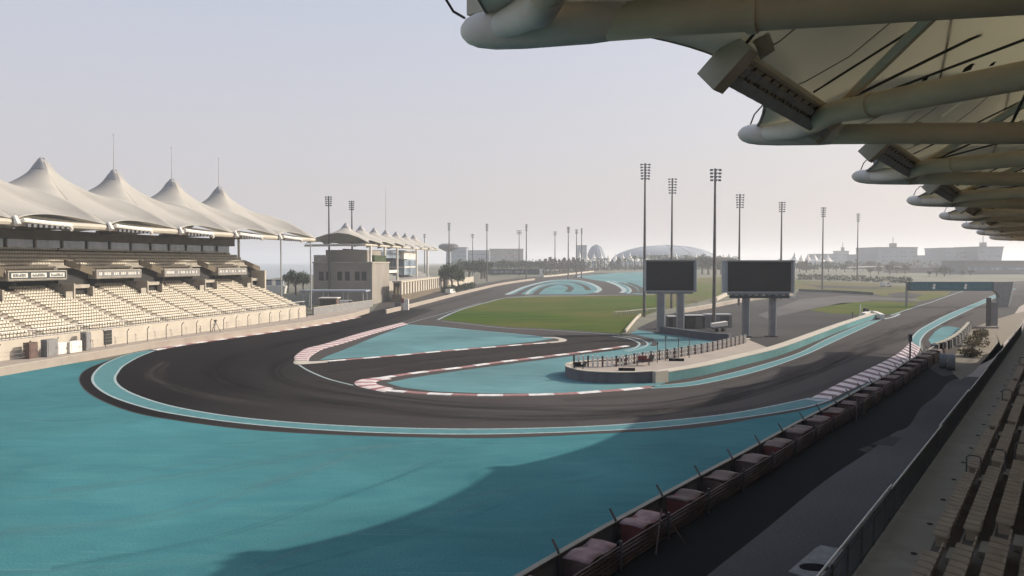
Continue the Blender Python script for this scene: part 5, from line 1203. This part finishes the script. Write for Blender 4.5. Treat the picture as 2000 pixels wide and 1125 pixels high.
def hedge(pts, h, label, n, m):
    path = px(pts, 4); p0 = path[0]; t = thing('hedge', (p0[0], p0[1], zg(p0[1])), label, 'hedge'); mb = MB()
    for i in range(n):
        q = path[int(rnd.random() * (len(path) - 1))]; q2 = path[min(len(path) - 1, path.index(q) + 1)]; u = rnd.random()
        c = (q[0] + (q2[0] - q[0]) * u, q[1] + (q2[1] - q[1]) * u + rnd.uniform(-1, 1), 0); z = zg(c[1]) + rnd.uniform(.1, h)
        leaf_cloud(mb, (c[0], c[1], z), 1.2, 1.2, .7, 5, .5, rnd, .1)
    make('foliage', mb, m, t); mb = MB()
    for q in path[::2]: mb.tube([(q[0], q[1], zg(q[1])), (q[0], q[1], zg(q[1]) + h * .8)], .08, 5)
    make('stem', mb, M['bark'], t)
hedge([(1062, 538), (1160, 529), (1262, 526)], 2.4, 'dark low hedge along the far edge of the teal bend', 500, M['leaf_red'])
hedge([(865, 572), (900, 567), (925, 562)], 2.2, 'green hedge below the cream wall beyond the colonnade', 260, M['leaf'])
hedge([(960, 538), (1000, 536), (1062, 534)], 3.0, 'green hedge under the dense tree row', 300, M['leaf'])
hedge([(1560, 546), (1660, 549), (1780, 553)], 3.0, 'hazy low hedge along the far side of the paddock lawn', 420, M['leaf'])
low_wall([(873, 566), (895, 561), (925, 556)], 'cream wall with hedge beyond the colonnade', 4.0, .5, M['cream'])

# ------------------------------------------------------------------ skyline
def tower(x0, x1, yt, Y, label, m=None, dep=40, roof=None, name='building', taper=0.0):
    g = zg(Y) - 1; a, b = W(x0, yt, Y), W(x1, yt, Y); o = Vector(((a.x + b.x) / 2, Y, g)); wd = b.x - a.x; h = a.z - g
    t = thing(name, o, label, 'building'); k = wd * taper
    make('walls', MB().hexa([o + Vector((-wd / 2 + k, 0, 0)), o + Vector((wd / 2 - k, 0, 0)), o + Vector((wd / 2 - k, dep, 0)), o + Vector((-wd / 2 + k, dep, 0))], [o + Vector((-wd / 2, 0, h)), o + Vector((wd / 2, 0, h)), o + Vector((wd / 2, dep, h)), o + Vector((-wd / 2, dep, h))]), m or M['city'], t)
    make('roof_edge', MB().box(o + Vector((0, dep / 2, h + .4)), (wd + 1, dep + 1, .8)), M['grey_panel'], t)
    fl = int(h / 4.2); rr = random.Random(int(x0))
    for k in range(1, min(fl, 8)): make('window_band', MB().box(o + Vector((0, -.06, k * h / max(fl, 1))), (wd * .92 * (1 - 2 * taper * (1 - k / max(fl, 1))), .12, 1.5)), M['glass'], t)
    if roof == 'plant': make('roof_plant', MB().box(o + Vector((wd * .18, dep / 2, h + 3)), (wd * .1, 8, 5)).tube([o + Vector((wd * .18, dep / 2, h)), o + Vector((wd * .18, dep / 2, h + 12))], .4, 6), M['grey_panel'], t)
    return t
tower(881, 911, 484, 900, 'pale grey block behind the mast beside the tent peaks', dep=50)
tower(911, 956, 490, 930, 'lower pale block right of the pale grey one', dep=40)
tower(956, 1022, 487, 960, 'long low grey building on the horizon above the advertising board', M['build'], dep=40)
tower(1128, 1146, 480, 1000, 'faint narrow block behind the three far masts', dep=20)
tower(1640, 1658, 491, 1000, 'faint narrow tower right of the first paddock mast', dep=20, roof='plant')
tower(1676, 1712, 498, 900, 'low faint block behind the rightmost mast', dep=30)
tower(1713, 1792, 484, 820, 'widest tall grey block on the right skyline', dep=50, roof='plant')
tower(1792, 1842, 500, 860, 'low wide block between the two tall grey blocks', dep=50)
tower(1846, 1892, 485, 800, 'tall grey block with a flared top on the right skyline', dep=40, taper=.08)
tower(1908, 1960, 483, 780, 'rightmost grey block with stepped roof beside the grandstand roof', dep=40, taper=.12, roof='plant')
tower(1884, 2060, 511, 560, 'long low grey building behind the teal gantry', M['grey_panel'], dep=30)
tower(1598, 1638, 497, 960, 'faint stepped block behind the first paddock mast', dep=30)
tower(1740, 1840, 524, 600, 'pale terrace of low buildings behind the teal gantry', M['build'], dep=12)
# arena with shell roof
def shell(x0, x1, yt, Y, label, name, dep, lean=1.0):
    g = zg(Y) - 1; a, b = W(x0, yt, Y), W(x1, yt, Y); cx = (a.x + b.x) / 2; rx = (b.x - a.x) / 2; h = a.z - g
    t = thing(name, (cx, Y, g), label, 'arena'); rows = []
    for i in range(9):
        v = i / 8; row = []
        for k in range(33):
            an = math.pi * 2 * k / 32; q = math.cos(v * math.pi / 2) ** .5
            row.append((cx + rx * q * math.cos(an), Y + dep / 2 + dep / 2 * q * math.sin(an), g + h * (v ** .7) * (1 + .0 * math.cos(an))))
        rows.append(row)
    make('shell_roof', MB().grid(rows), M['city'], t, smooth=True)
    mb = MB()
    for k in range(0, 32, 2):
        mb.tube([Vector(rows[i][k]) * 1.0 + Vector((0, -.1, .1)) for i in range(9)], .3, 5)
    make('rib', mb, M['city'], t)
shell(1200, 1430, 477, 900, 'big pale arena with a long shell roof behind the screens', 'arena', 90)
shell(1148, 1186, 477, 880, 'small rounded dome left of the big arena', 'dome_building', 30)
# white marquees
mk = None
for i, x in enumerate(list(range(1132, 1262, 14)) + list(range(1268, 1360, 13)) + list(range(1402, 1425, 11)) + list(range(1552, 1625, 13))):
    Y = 740 + (i % 3) * 8; p = W(x, 492 + (i * 5) % 7, Y); g = zg(Y); h = p.z - g
    if mk is None:
        mk = thing('marquee', (p.x, Y, g), '', 'tent', 'white marquees on the horizon'); o = Vector((p.x, Y, g))
        make('canopy', MB().grid([[o + Vector((math.cos(a * math.pi / 4 + .4) * r_, math.sin(a * math.pi / 4 + .4) * r_, z)) for a in range(9)] for r_, z in [(.1, 16), (1.2, 12.5), (3.2, 9.5), (5.2, 8.2)]]), M['white'], mk)
        mb = MB()
        for a in range(4): q = o + Vector((math.cos(a * math.pi / 2 + .4) * 4.8, math.sin(a * math.pi / 2 + .4) * 4.8, 0)); mb.tube([q, q + Vector((0, 0, 8.3))], .2, 5)
        make('post', mb, M['white'], mk); tk = mk
    else: tk = dup(mk, (p.x, Y, g), i)
    tk.scale = (1, 1, h / 16)
    tk['label'] = 'small white peaked marquee ' + ('left of the arena and above the teal bend' if x < 1262 else 'in front of the big arena above the smaller screen' if x < 1370 else 'between the two screens' if x < 1440 else 'right of the larger screen')
# mushroom water tower, arch roof
o = Vector((W(876, 490, 700).x, 700, zg(700))); t = thing('observation_tower', o, 'dark mushroom topped tower beside the tent peaks', 'tower')
zt = W(0, 476, 700).z; make('shaft', MB().tube([o, Vector((o.x, 700, zt - 6))], [2.5, 2.0], 10), M['city'], t); make('pod', MB().tube([(o.x, 700, zt - 7), (o.x, 700, zt - 4), (o.x, 700, zt - 1.5), (o.x, 700, zt)], [3, 9, 9, 6], 14), M['balus'], t)
g = zg(640); a = W(1668, 524, 640); b = W(1800, 534, 640); t = thing('arched_roof', ((a.x + b.x) / 2, 640, g), 'low pale arched roof among the hazy trees left of the teal gantry', 'roof')
rows = [[Vector((a.x + (b.x - a.x) * u / 16, 640 + v, g + 3.5 + (W(0, 520, 640).z - g - 3.5) * math.sin(math.pi * u / 16) ** .8)) for u in range(17)] for v in (0, 14)]
make('vault', MB().grid(rows), M['white'], t, solid=.4)
mb = MB()
for u in range(0, 17, 2): q = rows[0][u]; mb.tube([(q.x, q.y, g), tuple(q)], .35, 5)
make('post', mb, M['city'], t)
# boats and jetty beyond the left stand
for i, (x, y, lab) in enumerate([(500, 545, 'leftmost small dark roofed boat beyond the left grandstand'), (523, 543, 'middle small dark roofed boat beyond the left grandstand'), (545, 545, 'rightmost small dark roofed boat beyond the left grandstand')]):
    Y = 300.0; p = W(x, y, Y); g = zg(Y); o = Vector((p.x, Y, g)); t = thing('moored_boat', o, lab, 'boat', 'boats beyond the left grandstand')
    make('hull', MB().hexa([o + Vector((-2.2, 0, 0)), o + Vector((2, 0, 0)), o + Vector((2, 2, 0)), o + Vector((-2.2, 2, 0))], [o + Vector((-2.8, -.4, 3.4)), o + Vector((2.6, -.4, 3)), o + Vector((2.6, 2.4, 3)), o + Vector((-2.8, 2.4, 3.4))]), M['white'], t)
    make('cabin', MB().box(o + Vector((0, 1, 4.2)), (2.8, 1.6, 1.8)), M['city'], t); make('canopy', MB().box(o + Vector((0, 1, 5.3)), (3.4, 2.0, .35)), M['board'], t)
van(1730, 560, 'pale van parked far out on the paddock lawn', M['van'], .1)

# ------------------------------------------------------------------ haze
hm = bpy.data.materials.new('haze'); hm.use_nodes = True; t = hm.node_tree
for n_ in list(t.nodes):
    if n_.type == 'BSDF_PRINCIPLED': t.nodes.remove(n_)
pv = t.nodes.new('ShaderNodeVolumePrincipled'); pv.inputs['Color'].default_value = (.90, .92, .97, 1); pv.inputs['Density'].default_value = HAZE; pv.inputs['Anisotropy'].default_value = 0.3
t.links.new(pv.outputs[0], [n_ for n_ in t.nodes if n_.type == 'OUTPUT_MATERIAL'][0].inputs['Volume'])
hz = make('haze', MB().hexa([(-4100, -350, -1), (4100, -350, -1), (4100, 6100, -1), (-4100, 6100, -1)], [(-4100, -350, 75), (4100, -350, 75), (4100, 6100, 75), (-4100, 6100, 75)]), hm)
hz['kind'] = 'stuff'
for o in list(bpy.data.objects):
    if 'org' in o: del o['org']
